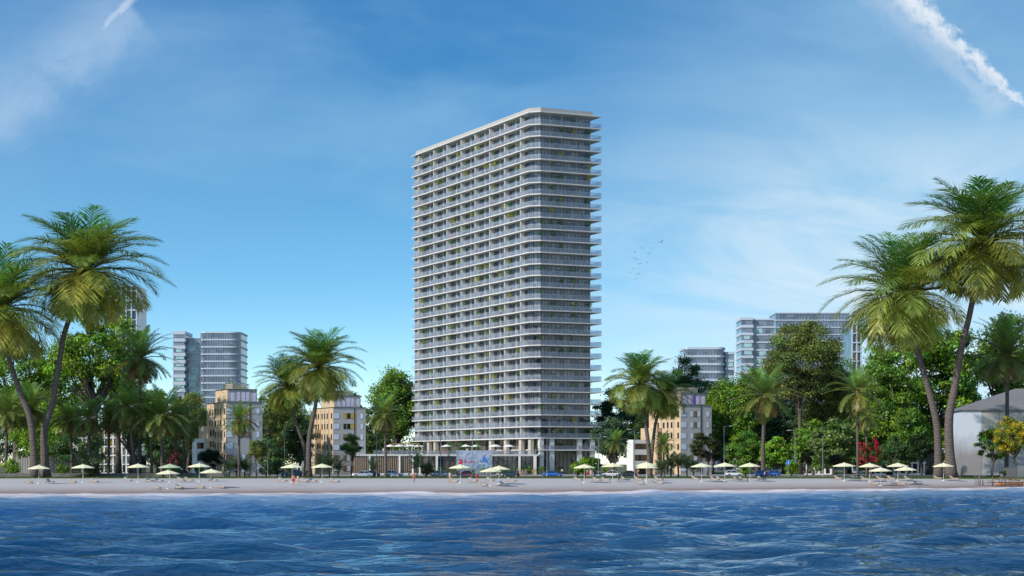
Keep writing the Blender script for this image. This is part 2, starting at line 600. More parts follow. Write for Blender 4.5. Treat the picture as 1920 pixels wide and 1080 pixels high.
def palm(label, path, Y, rad_px, w0, w1, kind='date', var=0, rz=0.0, zs=1.0, group=None, bark=None, name='palm_tree', base_y=None):
    """path: pixels of the trunk from the ground up to the crown; w0,w1 trunk widths in px"""
    s = F / Y
    bx = X(path[0][0], Y)
    root = empty(name, (bx, Y, 0), 0, label, 'palm tree', group)
    pts = []
    for i, (a, b) in enumerate(path):
        q = W(a, b, Y)
        z = q.z if i else -0.1
        pts.append(Vector((q.x - bx, 0.0, z)))
    # resample smooth
    P = []
    n = len(pts)
    for i in range(n - 1):
        p0, p1, p2, p3 = pts[max(i - 1, 0)], pts[i], pts[i + 1], pts[min(i + 2, n - 1)]
        st = 5
        for k in range(st):
            t = k / st
            P.append(0.5 * ((2 * p1) + (p2 - p0) * t + (2 * p0 - 5 * p1 + 4 * p2 - p3) * t * t + (3 * p1 - p0 - 3 * p2 + p3) * t ** 3))
    P.append(pts[-1])
    N = len(P)
    rr = []
    for i in range(N):
        t = i / (N - 1)
        w = w0 + (w1 - w0) * (1 - (1 - t) ** 2.2)
        if t < 0.08:
            w *= 1 + (0.08 - t) * 5
        rr.append(w / s / 2)
    mb = MB()
    mb.tube(P, rr, 12)
    mb.build('trunk', bark or M_PBARK, root, True)
    me, md, mr = crown_kind(kind, var)
    L = rad_px / s / 0.86
    for nm, m_ in (('crown', me), ('frond_ribs', mr), ('dead_fronds', md)):
        if m_ is None:
            continue
        c = link(nm, m_, root)
        c.location = P[-1]
        c.rotation_euler = (0, 0, rz)
        c.scale = (L, L, L * zs)
    if kind in ('date', 'queen'):
        # swollen boot of old leaf bases under the crown
        b = MB()
        top = P[-1]
        r1 = rr[-1]
        b.tube([top + Vector((0, 0, -r1 * 6)), top + Vector((0, 0, -r1 * 3)), top + Vector((0, 0, -r1)), top + Vector((0, 0, r1))], [r1 * 1.0, r1 * 1.9, r1 * 2.1, r1 * 0.8], 10)
        b.build('leaf_boot', mat('leaf_base_fibre', (0.24, 0.16, 0.08), 0.9, 0.1, var=0.4, scale=4), root, True)
    return root


# ================================================================== CAMERA, SUN, SKY
cam = bpy.data.cameras.new('camera')
cam.sensor_width = 36
cam.lens = F / 1920 * 36
cam.shift_y = (HZ - 540) / 1920
cam.clip_start = 0.5
cam.clip_end = 30000
co = bpy.data.objects.new('camera', cam)
COL.objects.link(co)
co.location = (0, 0, HC)
co.rotation_euler = (R(90), 0, 0)
SC.camera = co

SUN_EL = R(36)
SX, SY = -0.80, -0.60
sd = Vector((SX * math.cos(SUN_EL), SY * math.cos(SUN_EL), math.sin(SUN_EL))).normalized()
sun = bpy.data.lights.new('sun', 'SUN')
sun.energy = 4.6
sun.angle = R(0.5)
sun.color = (1.0, 0.93, 0.83)
so = bpy.data.objects.new('sun', sun)
COL.objects.link(so)
so.rotation_euler = sd.to_track_quat('Z', 'Y').to_euler()


def build_world():
    w = bpy.data.worlds.new('World')
    SC.world = w
    w.use_nodes = True
    nt = w.node_tree
    N = nt.nodes
    bg = N['Background']
    bg.inputs['Strength'].default_value = 0.15
    sky = N.new('ShaderNodeTexSky')
    sky.sky_type = 'NISHITA'
    sky.sun_disc = False
    sky.sun_elevation = SUN_EL
    sky.sun_rotation = math.atan2(SX, SY)
    sky.altitude = 0
    sky.air_density = 1.0
    sky.dust_density = 0.4
    sky.ozone_density = 1.6
    tc = N.new('ShaderNodeTexCoord')
    sep = N.new('ShaderNodeSeparateXYZ')
    ln(nt, tc.outputs['Generated'], sep.inputs[0])

    def math_(op, a=None, b=None, clamp=False):
        m = N.new('ShaderNodeMath')
        m.operation = op
        m.use_clamp = clamp
        for i, v in enumerate((a, b)):
            if v is None:
                continue
            if isinstance(v, (int, float)):
                m.inputs[i].default_value = v
            else:
                ln(nt, v, m.inputs[i])
        return m.outputs[0]

    x, y, z = sep.outputs
    zc = math_('MAXIMUM', z, 0.0)
    # the low sky of the photograph deepens quickly with height
    z2 = math_('ADD', math_('MULTIPLY', zc, 3.0), 0.05)
    cmb = N.new('ShaderNodeCombineXYZ')
    ln(nt, x, cmb.inputs[0])
    ln(nt, y, cmb.inputs[1])
    ln(nt, z2, cmb.inputs[2])
    nv = N.new('ShaderNodeVectorMath')
    nv.operation = 'NORMALIZE'
    ln(nt, cmb.outputs[0], nv.inputs[0])
    ln(nt, nv.outputs[0], sky.inputs['Vector'])
    hs = N.new('ShaderNodeHueSaturation')
    hs.inputs['Hue'].default_value = 0.492
    hs.inputs['Saturation'].default_value = 1.22
    hs.inputs['Value'].default_value = 1.0
    ln(nt, sky.outputs[0], hs.inputs['Color'])
    # direction mapped to azimuth / height for the cloud layers (world directions)
    az = math_('ARCTAN2', x, y)
    el = math_('ARCSINE', z)
    # air clarity: paler and brighter at the horizon, purer blue above
    gr = N.new('ShaderNodeValToRGB')
    gr.color_ramp.interpolation = 'EASE'
    e_ = gr.color_ramp.elements
    e_[0].position = 0.0
    e_[0].color = (1.08, 0.88, 0.66, 1)
    e_[1].position = 0.24
    e_[1].color = (0.35, 0.60, 0.69, 1)
    k_ = e_.new(0.11)
    k_.color = (0.68, 0.78, 0.72, 1)
    ln(nt, el, gr.inputs[0])
    gm = N.new('ShaderNodeVectorMath')
    gm.operation = 'MULTIPLY'
    ln(nt, hs.outputs[0], gm.inputs[0])
    ln(nt, gr.outputs[0], gm.inputs[1])
    g2 = N.new('ShaderNodeVectorMath')
    g2.operation = 'SCALE'
    g2.inputs['Scale'].default_value = 2.08
    ln(nt, gm.outputs[0], g2.inputs[0])
    cur = g2.outputs[0]

    def vec(a, b, c=0.0):
        n = N.new('ShaderNodeCombineXYZ')
        for i, v in enumerate((a, b, c)):
            if isinstance(v, (int, float)):
                n.inputs[i].default_value = v
            else:
                ln(nt, v, n.inputs[i])
        return n.outputs[0]

    def noise(v, scale, detail=6.0, rough=0.6, dist=0.0):
        n = N.new('ShaderNodeTexNoise')
        n.inputs['Scale'].default_value = scale
        n.inputs['Detail'].default_value = detail
        n.inputs['Roughness'].default_value = rough
        n.inputs['Distortion'].default_value = dist
        ln(nt, v, n.inputs['Vector'])
        return n.outputs['Fac']

    def ramp(v, a, b, ta=0.0, tb=1.0, smooth=True):
        m = N.new('ShaderNodeMapRange')
        m.interpolation_type = 'SMOOTHSTEP' if smooth else 'LINEAR'
        for nme, val in (('From Min', a), ('From Max', b), ('To Min', ta), ('To Max', tb)):
            m.inputs[nme].default_value = val
        ln(nt, v, m.inputs['Value'])
        return m.outputs[0]

    def mix(f, a, colr):
        m = N.new('ShaderNodeMix')
        m.data_type = 'RGBA'
        ln(nt, f, m.inputs[0])
        ln(nt, a, m.inputs[6])
        m.inputs[7].default_value = (*colr, 1)
        return m.outputs[2]

    cs = 1 / 0.15
    # haze bank low on the horizon
    # 1 thin cirrus sheets, streaked, denser to the right (east) and low
    low = None
    eg = math_('MULTIPLY', ramp(az, -0.03, 0.20), ramp(el, 0.26, 0.08, 0.20, 0.66))
    cur = mix(eg, cur, (0.50 * cs, 0.76 * cs, 0.93 * cs))
    st = vec(math_('ADD', math_('MULTIPLY', az, 2.4), math_('MULTIPLY', el, -3.0)), math_('ADD', math_('MULTIPLY', el, 9.0), math_('MULTIPLY', az, 1.6)))
    n1 = noise(st, 2.6, 8, 0.62, 0.6)
    east = ramp(az, -0.04, 0.22)
    low = ramp(el, 0.215, 0.06)
    f1 = math_('MULTIPLY', math_('MULTIPLY', ramp(n1, 0.34, 0.66), east), low)
    cur = mix(math_('MULTIPLY', f1, 0.95, True), cur, (0.84 * cs, 0.93 * cs, 0.99 * cs))
    # 2 broad soft veil
    n2 = noise(vec(math_('MULTIPLY', az, 1.5), math_('MULTIPLY', el, 4.0), 3.7), 3.4, 5, 0.55, 0.4)
    cur = mix(math_('MULTIPLY', ramp(n2, 0.40, 0.75), 0.30), cur, (0.42 * cs, 0.70 * cs, 0.92 * cs))
    # 3 west glow-lit veil high at the left
    wst = ramp(math_('SUBTRACT', math_('MULTIPLY', el, 0.9), az), 0.22, 0.50)
    n3 = noise(vec(math_('MULTIPLY', az, 5.0), math_('MULTIPLY', el, 9.0), 1.1), 2.0, 6, 0.6, 0.5)
    cur = mix(math_('MULTIPLY', wst, ramp(n3, 0.25, 0.75, 0.10, 0.30)), cur, (0.40 * cs, 0.60 * cs, 0.84 * cs))

    # vapour trails: straight bands in direction space broken up by noise
    def trail(cur, p, q, wd, dens, colr, nscale, seed, soft=0.9, fade=None, wobk=1.5):
        (a0, e0), (a1, e1) = p, q
        L = math.hypot(a1 - a0, e1 - e0)
        ux, uy = (a1 - a0) / L, (e1 - e0) / L
        da = math_('SUBTRACT', az, a0)
        de = math_('SUBTRACT', el, e0)
        al = math_('ADD', math_('MULTIPLY', da, ux), math_('MULTIPLY', de, uy))
        ac = math_('SUBTRACT', math_('MULTIPLY', da, uy), math_('MULTIPLY', de, ux))
        nn = noise(vec(math_('MULTIPLY', al, nscale), math_('MULTIPLY', ac, nscale * 1.3), seed), 1.0, 8, 0.68, 0.35)
        wob = math_('ADD', ac, math_('MULTIPLY', math_('SUBTRACT', nn, 0.5), wd * wobk))
        tt = ramp(al, 0.0, L, 1.0, fade if fade else 0.25, False)
        prof = ramp(math_('DIVIDE', math_('ABSOLUTE', wob), math_('MULTIPLY', tt, wd)), 1.0, 1.0 - soft)
        prof = math_('MULTIPLY', prof, ramp(al, -0.005, 0.0))
        prof = math_('MULTIPLY', prof, ramp(al, L * 1.06, L * 0.93))
        prof = math_('MULTIPLY', prof, ramp(nn, 0.28, 0.62, 0.35, 1.0))
        # in front of the viewer only (y > 0)
        prof = math_('MULTIPLY', prof, ramp(y, 0.0, 0.1))
        return mix(math_('MULTIPLY', prof, dens, True), cur, colr)

    def D(px, py):
        a, b = (px - 960) / F, (HZ - py) / F
        return (math.atan(a), math.atan(b / math.hypot(1, a)))

    wc = (0.88 * cs, 0.93 * cs, 0.98 * cs)
    cur = trail(cur, D(1640, -60), D(1925, 200), 0.0100, 0.80, wc, 120.0, 2.0, 0.95, 0.32, 1.9)
    cur = trail(cur, D(1650, -30), D(1880, 210), 0.018, 0.28, wc, 60.0, 5.0, 0.95, 0.5)
    cur = trail(cur, D(300, -60), D(194, 50), 0.0050, 0.42, wc, 120.0, 7.0, 0.9, 0.3)
    cur = trail(cur, D(240, 20), D(-30, 240), 0.030, 0.34, (0.6 * cs, 0.74 * cs, 0.92 * cs), 30.0, 9.0, 0.98, 0.9, 0.8)
    ln(nt, cur, bg.inputs['Color'])


build_world()
SC.view_settings.view_transform = 'Standard'
SC.view_settings.look = 'None'
SC.view_settings.exposure = 0
SC.view_settings.gamma = 1
try:
    SC.cycles.transparent_max_bounces = 16
    SC.cycles.max_bounces = 8
except Exception:
    pass


# ================================================================== TERRAIN
ZW = -1.3                       # water level
_yx = [-400, -80, -70, -36, -10, 0, 20, 36, 55, 75, 92, 400]
_ys = [270, 266, 268, 272, 276, 280, 292, 306, 318, 330, 346, 380]


def yshore(x):
    return np.interp(x, _yx, _ys)


def zbeach(x, Y):
    t = np.asarray(Y) - yshore(x)
    return np.interp(t, [-60, -20, 0, 14, 34, 60, 110], [-3.5, -1.75, -1.3, -1.0, -0.15, -0.02, 0.0])


def ground_z(x, Y):
    return float(zbeach(x, Y)) if Y < 384 else 0.0


def on_beach(px, py):
    """where the sight line of a pixel meets the sand"""
    prev = None
    for Y in np.arange(262, 384, 0.25):
        x = X(px, Y)
        zr = HC - (py - HZ) / F * Y
        if zr <= ground_z(x, Y):
            return Vector((x, float(Y), ground_z(x, Y)))
    Y = 383.0
    return Vector((X(px, Y), Y, ground_z(X(px, Y), Y)))


def grid_mesh(name, xs, ys, zf, mats, smooth=True):
    XX, YY = np.meshgrid(xs, ys)
    ZZ = zf(XX, YY)
    nx, ny = len(xs), len(ys)
    V = np.stack([XX, YY, ZZ], axis=-1).reshape(-1, 3)
    a = np.arange((ny - 1) * nx).reshape(ny - 1, nx)[:, :-1].ravel()
    Fq = np.stack([a, a + 1, a + 1 + nx, a + nx], axis=1)
    me = bpy.data.meshes.new(name)
    me.vertices.add(len(V))
    me.vertices.foreach_set('co', V.astype(np.float32).ravel())
    me.loops.add(Fq.size)
    me.loops.foreach_set('vertex_index', Fq.astype(np.int32).ravel())
    me.polygons.add(len(Fq))
    me.polygons.foreach_set('loop_start', np.arange(0, Fq.size, 4, dtype=np.int32))
    if smooth:
        me.polygons.foreach_set('use_smooth', np.ones(len(Fq), dtype=bool))
    me.update(calc_edges=True)
    me.materials.append(mats)
    return me, XX, YY, ZZ


def point_attr(me, name, vals):
    a = me.attributes.new(name, 'FLOAT', 'POINT')
    a.data.foreach_set('value', np.asarray(vals, dtype=np.float32).ravel())


def sand_mat():
    m, nt, b = nmat('sand')
    N = nt.nodes
    tc = N.new('ShaderNodeTexCoord')
    at = N.new('ShaderNodeAttribute')
    at.attribute_name = 'shore'
    no = N.new('ShaderNodeTexNoise')
    no.inputs['Scale'].default_value = 0.35
    no.inputs['Detail'].default_value = 8
    no.inputs['Roughness'].default_value = 0.7
    ln(nt, tc.outputs['Object'], no.inputs['Vector'])
    ad = N.new('ShaderNodeMath')
    ad.operation = 'MULTIPLY_ADD'
    ln(nt, no.outputs['Fac'], ad.inputs[0])
    ad.inputs[1].default_value = 14
    ln(nt, at.outputs['Fac'], ad.inputs[2])
    mr = N.new('ShaderNodeMapRange')
    mr.inputs['From Min'].default_value = 4
    mr.inputs['From Max'].default_value = 34
    ln(nt, ad.outputs[0], mr.inputs['Value'])
    cr = N.new('ShaderNodeValToRGB')
    e = cr.color_ramp.elements
    e[0].color = (0.20, 0.145, 0.13, 1)
    e[1].color = (0.42, 0.39, 0.385, 1)
    x = e.new(0.35)
    x.color = (0.27, 0.20, 0.18, 1)
    x = e.new(0.7)
    x.color = (0.36, 0.315, 0.305, 1)
    ln(nt, mr.outputs[0], cr.inputs[0])
    n2 = N.new('ShaderNodeTexNoise')
    n2.inputs['Scale'].default_value = 1.6
    n2.inputs['Detail'].default_value = 10
    n2.inputs['Roughness'].default_value = 0.75
    ln(nt, tc.outputs['Object'], n2.inputs['Vector'])
    m2 = N.new('ShaderNodeMapRange')
    m2.inputs['To Min'].default_value = 0.7
    m2.inputs['To Max'].default_value = 1.3
    ln(nt, n2.outputs['Fac'], m2.inputs['Value'])
    sc = N.new('ShaderNodeVectorMath')
    sc.operation = 'SCALE'
    ln(nt, cr.outputs[0], sc.inputs[0])
    ln(nt, m2.outputs[0], sc.inputs['Scale'])
    ln(nt, sc.outputs[0], b.inputs['Base Color'])
    b.inputs['Roughness'].default_value = 0.85
    b.inputs['Specular IOR Level'].default_value = 0.2
    bp = N.new('ShaderNodeBump')
    bp.inputs['Strength'].default_value = 0.7
    bp.inputs['Distance'].default_value = 0.12
    ln(nt, n2.outputs['Fac'], bp.inputs['Height'])
    ln(nt, bp.outputs[0], b.inputs['Normal'])
    return m


xs = np.concatenate([np.linspace(-2500, -140, 14), np.arange(-130, 131, 2.0), np.linspace(140, 2500, 14)])
ys = np.arange(200, 384.1, 1.5)
ys[-1] = 384.0
rngt = np.random.default_rng(4)
me, XX, YY, ZZ = grid_mesh('beach', xs, ys, lambda a, b: zbeach(a, b) + 0.03 * np.sin(a * 0.9 + np.sin(b * 0.7) * 2) * np.sin(b * 0.8 + 1.3 * np.sin(a * 0.31)) * (b < 380), sand_mat())
point_attr(me, 'shore', YY - yshore(XX))
tag(link('beach', me), kind='structure')


def water_mat():
    m, nt, b = nmat('water')
    N = nt.nodes
    tc = N.new('ShaderNodeTexCoord')
    at = N.new('ShaderNodeAttribute')
    at.attribute_name = 'shore'      # metres out from the shoreline
    wh = N.new('ShaderNodeAttribute')
    wh.attribute_name = 'wave'
    no = N.new('ShaderNodeTexNoise')
    no.inputs['Scale'].default_value = 0.06
    no.inputs['Detail'].default_value = 7
    no.inputs['Roughness'].default_value = 0.65
    mp0 = N.new('ShaderNodeMapping')
    mp0.inputs['Scale'].default_value = (1, 0.6, 1)
    ln(nt, tc.outputs['Object'], mp0.inputs[0])
    ln(nt, mp0.outputs[0], no.inputs['Vector'])
    ad = N.new('ShaderNodeMath')
    ad.operation = 'MULTIPLY_ADD'
    ln(nt, no.outputs['Fac'], ad.inputs[0])
    ad.inputs[1].default_value = 60
    ln(nt, at.outputs['Fac'], ad.inputs[2])
    mr = N.new('ShaderNodeMapRange')
    mr.inputs['From Min'].default_value = 36
    mr.inputs['From Max'].default_value = 225
    ln(nt, ad.outputs[0], mr.inputs['Value'])
    cr = N.new('ShaderNodeValToRGB')
    e = cr.color_ramp.elements
    e[0].color = (0.33, 0.26, 0.235, 1)
    e[1].color = (0.001, 0.018, 0.048, 1)
    x = e.new(0.15)
    x.color = (0.27, 0.245, 0.25, 1)
    x = e.new(0.34)
    x.color = (0.055, 0.095, 0.15, 1)
    x = e.new(0.60)
    x.color = (0.004, 0.030, 0.085, 1)
    ln(nt, mr.outputs[0], cr.inputs[0])
    # ripple light painted into the colour: crests brighter, troughs darker
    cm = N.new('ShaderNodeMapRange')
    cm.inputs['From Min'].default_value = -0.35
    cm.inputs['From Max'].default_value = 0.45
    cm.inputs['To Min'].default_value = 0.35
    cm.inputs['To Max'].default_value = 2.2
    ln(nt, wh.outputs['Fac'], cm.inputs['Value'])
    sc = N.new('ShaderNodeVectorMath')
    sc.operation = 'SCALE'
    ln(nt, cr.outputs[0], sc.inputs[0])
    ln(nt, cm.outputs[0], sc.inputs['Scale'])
    # foam lace in the last metres
    n3 = N.new('ShaderNodeTexNoise')
    n3.inputs['Scale'].default_value = 0.22
    n3.inputs['Detail'].default_value = 9
    n3.inputs['Roughness'].default_value = 0.72
    mp3 = N.new('ShaderNodeMapping')
    mp3.inputs['Scale'].default_value = (0.5, 1.1, 1)
    ln(nt, tc.outputs['Object'], mp3.inputs[0])
    ln(nt, mp3.outputs[0], n3.inputs['Vector'])
    fr = N.new('ShaderNodeMapRange')
    fr.inputs['From Min'].default_value = 34
    fr.inputs['From Max'].default_value = 0
    fr.inputs['To Min'].default_value = 0
    fr.inputs['To Max'].default_value = 0.20
    ln(nt, at.outputs['Fac'], fr.inputs['Value'])
    fa = N.new('ShaderNodeMath')
    fa.operation = 'ADD'
    ln(nt, n3.outputs['Fac'], fa.inputs[0])
    ln(nt, fr.outputs[0], fa.inputs[1])
    fm = N.new('ShaderNodeMapRange')
    fm.inputs['From Min'].default_value = 0.62
    fm.inputs['From Max'].default_value = 0.82
    ln(nt, fa.outputs[0], fm.inputs['Value'])
    mx = N.new('ShaderNodeMix')
    mx.data_type = 'RGBA'
    ln(nt, fm.outputs[0], mx.inputs[0])
    ln(nt, sc.outputs[0], mx.inputs[6])
    mx.inputs[7].default_value = (0.56, 0.53, 0.52, 1)
    ln(nt, mx.outputs[2], b.inputs['Base Color'])
    rr = N.new('ShaderNodeMapRange')
    rr.inputs['To Min'].default_value = 0.03
    rr.inputs['To Max'].default_value = 0.6
    ln(nt, fm.outputs[0], rr.inputs['Value'])
    ln(nt, rr.outputs[0], b.inputs['Roughness'])
    b.inputs['IOR'].default_value = 1.33
    b.inputs['Specular IOR Level'].default_value = 0.36
    # the last metres are clear and thin: the wet sand shows through
    trn = N.new('ShaderNodeBsdfTransparent')
    trn.inputs['Color'].default_value = (0.80, 0.84, 0.88, 1)
    am_ = N.new('ShaderNodeMapRange')
    am_.interpolation_type = 'SMOOTHSTEP'
    am_.inputs['From Min'].default_value = 40
    am_.inputs['From Max'].default_value = 165
    am_.inputs['To Min'].default_value = 0.0
    ln(nt, ad.outputs[0], am_.inputs['Value'])
    spx = N.new('ShaderNodeMapRange')
    spx.inputs['To Min'].default_value = 0.05
    spx.inputs['To Max'].default_value = 0.36
    ln(nt, am_.outputs[0], spx.inputs['Value'])
    ln(nt, spx.outputs[0], b.inputs['Specular IOR Level'])
    am2 = N.new('ShaderNodeMapRange')
    am2.interpolation_type = 'SMOOTHSTEP'
    am2.inputs['From Min'].default_value = 10
    am2.inputs['From Max'].default_value = 50
    am2.inputs['To Min'].default_value = 0.35
    ln(nt, ad.outputs[0], am2.inputs['Value'])
    amx = N.new('ShaderNodeMath')
    amx.operation = 'MAXIMUM'
    ln(nt, am2.outputs[0], amx.inputs[0])
    ln(nt, fm.outputs[0], amx.inputs[1])
    df = N.new('ShaderNodeBsdfDiffuse')      # churned, sand-laden shallows do not mirror the sky
    ln(nt, mx.outputs[2], df.inputs['Color'])
    dm = N.new('ShaderNodeMapRange')
    dm.inputs['To Min'].default_value = 0.18
    ln(nt, am_.outputs[0], dm.inputs['Value'])
    m0 = N.new('ShaderNodeMixShader')
    ln(nt, dm.outputs[0], m0.inputs[0])
    ln(nt, df.outputs[0], m0.inputs[1])
    ln(nt, b.outputs[0], m0.inputs[2])
    ms = N.new('ShaderNodeMixShader')
    ln(nt, amx.outputs[0], ms.inputs[0])
    ln(nt, trn.outputs[0], ms.inputs[1])
    ln(nt, m0.outputs[0], ms.inputs[2])
    ln(nt, ms.outputs[0], N['Material Output'].inputs['Surface'])
    # fine ripples
    h = None
    for sc_, st_, amt in ((0.55, (0.5, 1.0, 1), 1.0), (1.5, (0.5, 1.0, 1), 0.62), (3.6, (0.5, 1.0, 1), 0.16)):
        mp = N.new('ShaderNodeMapping')
        mp.inputs['Scale'].default_value = st_
        mp.inputs['Rotation'].default_value = (0, 0, 0.15 * sc_)
        ln(nt, tc.outputs['Object'], mp.inputs[0])
        n = N.new('ShaderNodeTexNoise')
        n.inputs['Scale'].default_value = sc_
        n.inputs['Detail'].default_value = 4
        n.inputs['Distortion'].default_value = 0.6
        ln(nt, mp.outputs[0], n.inputs['Vector'])
        k = N.new('ShaderNodeMath')
        k.operation = 'MULTIPLY_ADD'
        ln(nt, n.outputs['Fac'], k.inputs[0])
        k.inputs[1].default_value = amt
        if h is None:
            k.inputs[2].default_value = 0
        else:
            ln(nt, h, k.inputs[2])
        h = k.outputs[0]
    bp = N.new('ShaderNodeBump')
    bp.inputs['Strength'].default_value = 1.0
    bp.inputs['Distance'].default_value = 0.42
    ln(nt, h, bp.inputs['Height'])
    ln(nt, bp.outputs[0], b.inputs['Normal'])
    return m


rw = np.random.default_rng(11)
NW = 40
lam = np.exp(rw.uniform(math.log(2.0), math.log(13), NW))
thw = rw.normal(0.0, 0.50, NW) + math.pi / 2 + 0.12
kx, ky = np.cos(thw) * 2 * math.pi / lam, np.sin(thw) * 2 * math.pi / lam
am = 0.0150 * lam ** 0.98
ph = rw.uniform(0, 2 * math.pi, NW)


def wave_h(x, y):
    h = np.zeros_like(x)
    gx = x + 0.8 * np.sin(y * 0.11 + x * 0.05)
    for i in range(NW):
        a = kx[i] * gx + ky[i] * y + ph[i]
        env = 0.65 + 0.5 * np.sin(x * 0.045 * (1 + i % 3) + ph[i] * 2) * np.sin(y * 0.05 + ph[i])
        h += am[i] * env * (1.5 * np.exp(np.sin(a) - 1) - 0.55)
    t = yshore(x) - y
    fade = np.clip(t / 45, 0.12, 1) * np.clip((170 - np.abs(x)) / 30, 0, 1) * np.clip((y - 20) / 15, 0, 1)
    return h * fade


xs = np.concatenate([[-4000, -1500, -600, -300, -200, -170], np.arange(-140, 140.1, 0.62), [170, 200, 300, 600, 1500, 4000]])
ys = np.concatenate([[-900, -300, -100, -20, 10], np.arange(35, 160, 0.5), np.arange(160, 372, 0.9)])
me, XX, YY, ZZ = grid_mesh('sea', xs, ys, lambda a, b: ZW + wave_h(a, b), water_mat())
point_attr(me, 'shore', yshore(XX) - YY)
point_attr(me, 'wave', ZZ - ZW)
tag(link('sea', me), kind='structure')

# ground behind the beach
M_GROUND = mat('paving', (0.25, 0.245, 0.24), 0.9, 0.2, var=0.15, scale=0.15, detail=8)
M_LAWN = mat('lawn', (0.07, 0.11, 0.02), 0.95, 0.1, var=0.4, scale=0.8, detail=10, bump=0.8, bscale=6)
M_ASPH = mat('asphalt', (0.055, 0.055, 0.06), 0.9, 0.3, var=0.2, scale=0.5, detail=8)
g = MB()
g.add([(-9000, 384, 0), (9000, 384, 0), (9000, 14000, 0), (-9000, 14000, 0)], [(0, 1, 2, 3)])
tag(g.build('ground', mat('soil', (0.10, 0.105, 0.06), 0.95, 0.1, var=0.4, scale=0.1, detail=8)), kind='structure')
g = MB().add([(-400, 384.2, 0.03), (400, 384.2, 0.03), (400, 404, 0.06), (-400, 404, 0.06)], [(0, 1, 2, 3)])
g.box(-400, 400, 384.0, 384.4, -0.3, 0.10)
tag(g.build('lawn', M_LAWN), kind='structure')
g = MB().add([(-400, 406, 0.02), (400, 406, 0.02), (400, 452, 0.02), (-400, 452, 0.02)], [(0, 1, 2, 3)])
tag(g.build('road', M_ASPH), kind='structure')
g = MB()
for x in range(-200, 200, 9):
    g.add([(x, 428.9, 0.03), (x + 4, 428.9, 0.03), (x + 4, 429.1, 0.03), (x, 429.1, 0.03)], [(0, 1, 2, 3)])
tag(g.build('road_marking', M_WHITE), kind='structure')
g = MB().box(-400, 400, 404, 406, -0.1, 0.13)
tag(g.build('kerb', mat('kerb_stone', (0.38, 0.38, 0.38), 0.85, 0.2, var=0.15)), kind='structure')
g = MB().box(-400, 400, 452, 520, -0.1, 0.13)
tag(g.build('pavement', M_GROUND), kind='structure')

# tufts on the lawn
rg = np.random.default_rng(9)
n = 26000
P = np.stack([rg.uniform(-118, 118, n), 384.3 + 19 * rg.uniform(0, 1, n) ** 1.5, np.full(n, 0.05)], axis=1)
hgt = rg.uniform(0.10, 0.30, n)[:, None]
dx = rg.normal(size=(n, 3)) * np.array([0.12, 0.12, 0])
wv = norm(rg.normal(size=(n, 3)) * np.array([1, 0.3, 0.001])) * 0.05
V = np.stack([P - wv, P + wv, P + wv * 0.2 + dx + np.array([0, 0, 1]) * hgt, P - wv * 0.2 + dx + np.array([0, 0, 1]) * hgt], axis=1)
cc = np.array([0.08, 0.12, 0.02]) * rg.uniform(0.5, 1.4, (n, 1))
tag(link('grass', quads_mesh('grass', V, cc, M_LEAF)), 'short olive green grass strip between beach and road', 'grass', kind='stuff')

# ================================================================== TOWER
RZ = math.atan2(0.431, 0.902)
TA = W(991, 820, 514)
TOWER = empty('apartment_tower', (TA.x, 514, 0), RZ, 'tall white apartment tower with wraparound glass balconies and planted terraces', 'tower')
OUT = [(0, 82), (0, 0), (2.47, -2.47), (21, -2.47), (21, 82)]
SLABZ = [10.0 + 3.125 * k for k in range(28)]
FH = 3.125


def inset(poly, ds):
    n = len(poly)
    res = []
    lines = []
    for i in range(n):
        x0, y0 = poly[i]
        x1, y1 = poly[(i + 1) % n]
        L = math.hypot(x1 - x0, y1 - y0)
        nx, ny = -(y1 - y0) / L, (x1 - x0) / L      # left normal = inward for ccw
        lines.append((x0 + nx * ds[i], y0 + ny * ds[i], (x1 - x0) / L, (y1 - y0) / L))
    for i in range(n):
        a = lines[i - 1]
        b = lines[i]
        det = a[2] * b[3] - a[3] * b[2]
        t = ((b[0] - a[0]) * b[3] - (b[1] - a[1]) * b[2]) / det
        res.append((a[0] + a[2] * t, a[1] + a[3] * t))
    return res


# OUT runs (0,82)->(0,0)->... counter-clockwise
REC = 1.7
core = inset(OUT, [REC, 1.5, REC, 2.6, 1.2])
cb = MB()
cb.prism(core, 10.0, 97.55)
cb.build('core_wall', M_WALLT, TOWER)
for k, z in enumerate(SLABZ):
    s = MB()
    s.prism(OUT, z - 0.28, z)
    s.build('balcony_slab', M_CONC, TOWER)
s = MB()
s.prism(OUT, 97.50, 97.75)
s.build('roof_slab', M_CONC, TOWER)
par = inset(OUT, [0.25, 0.25, 0.25, 2.6, 2.6])
pin = inset(par, [0.4] * 5)
s = MB()
for i in range(5):
    j = (i + 1) % 5
    s.prism([par[i], par[j], pin[j], pin[i]], 97.752, 98.75)
s.build('parapet', mat('parapet_render', (0.42, 0.415, 0.40), 0.8, 0.2, var=0.06), TOWER)
s = MB()
s.prism([(7, 15), (14, 15), (14, 60), (7, 60)], 97.752, 98.6)
s.build('plant_room', M_WALLT, TOWER)
# railings
rl = inset(OUT, [0.08] * 5)
rl2 = inset(OUT, [0.11] * 5)
rl0 = inset(OUT, [0.05] * 5)
rl3 = inset(OUT, [0.14] * 5)


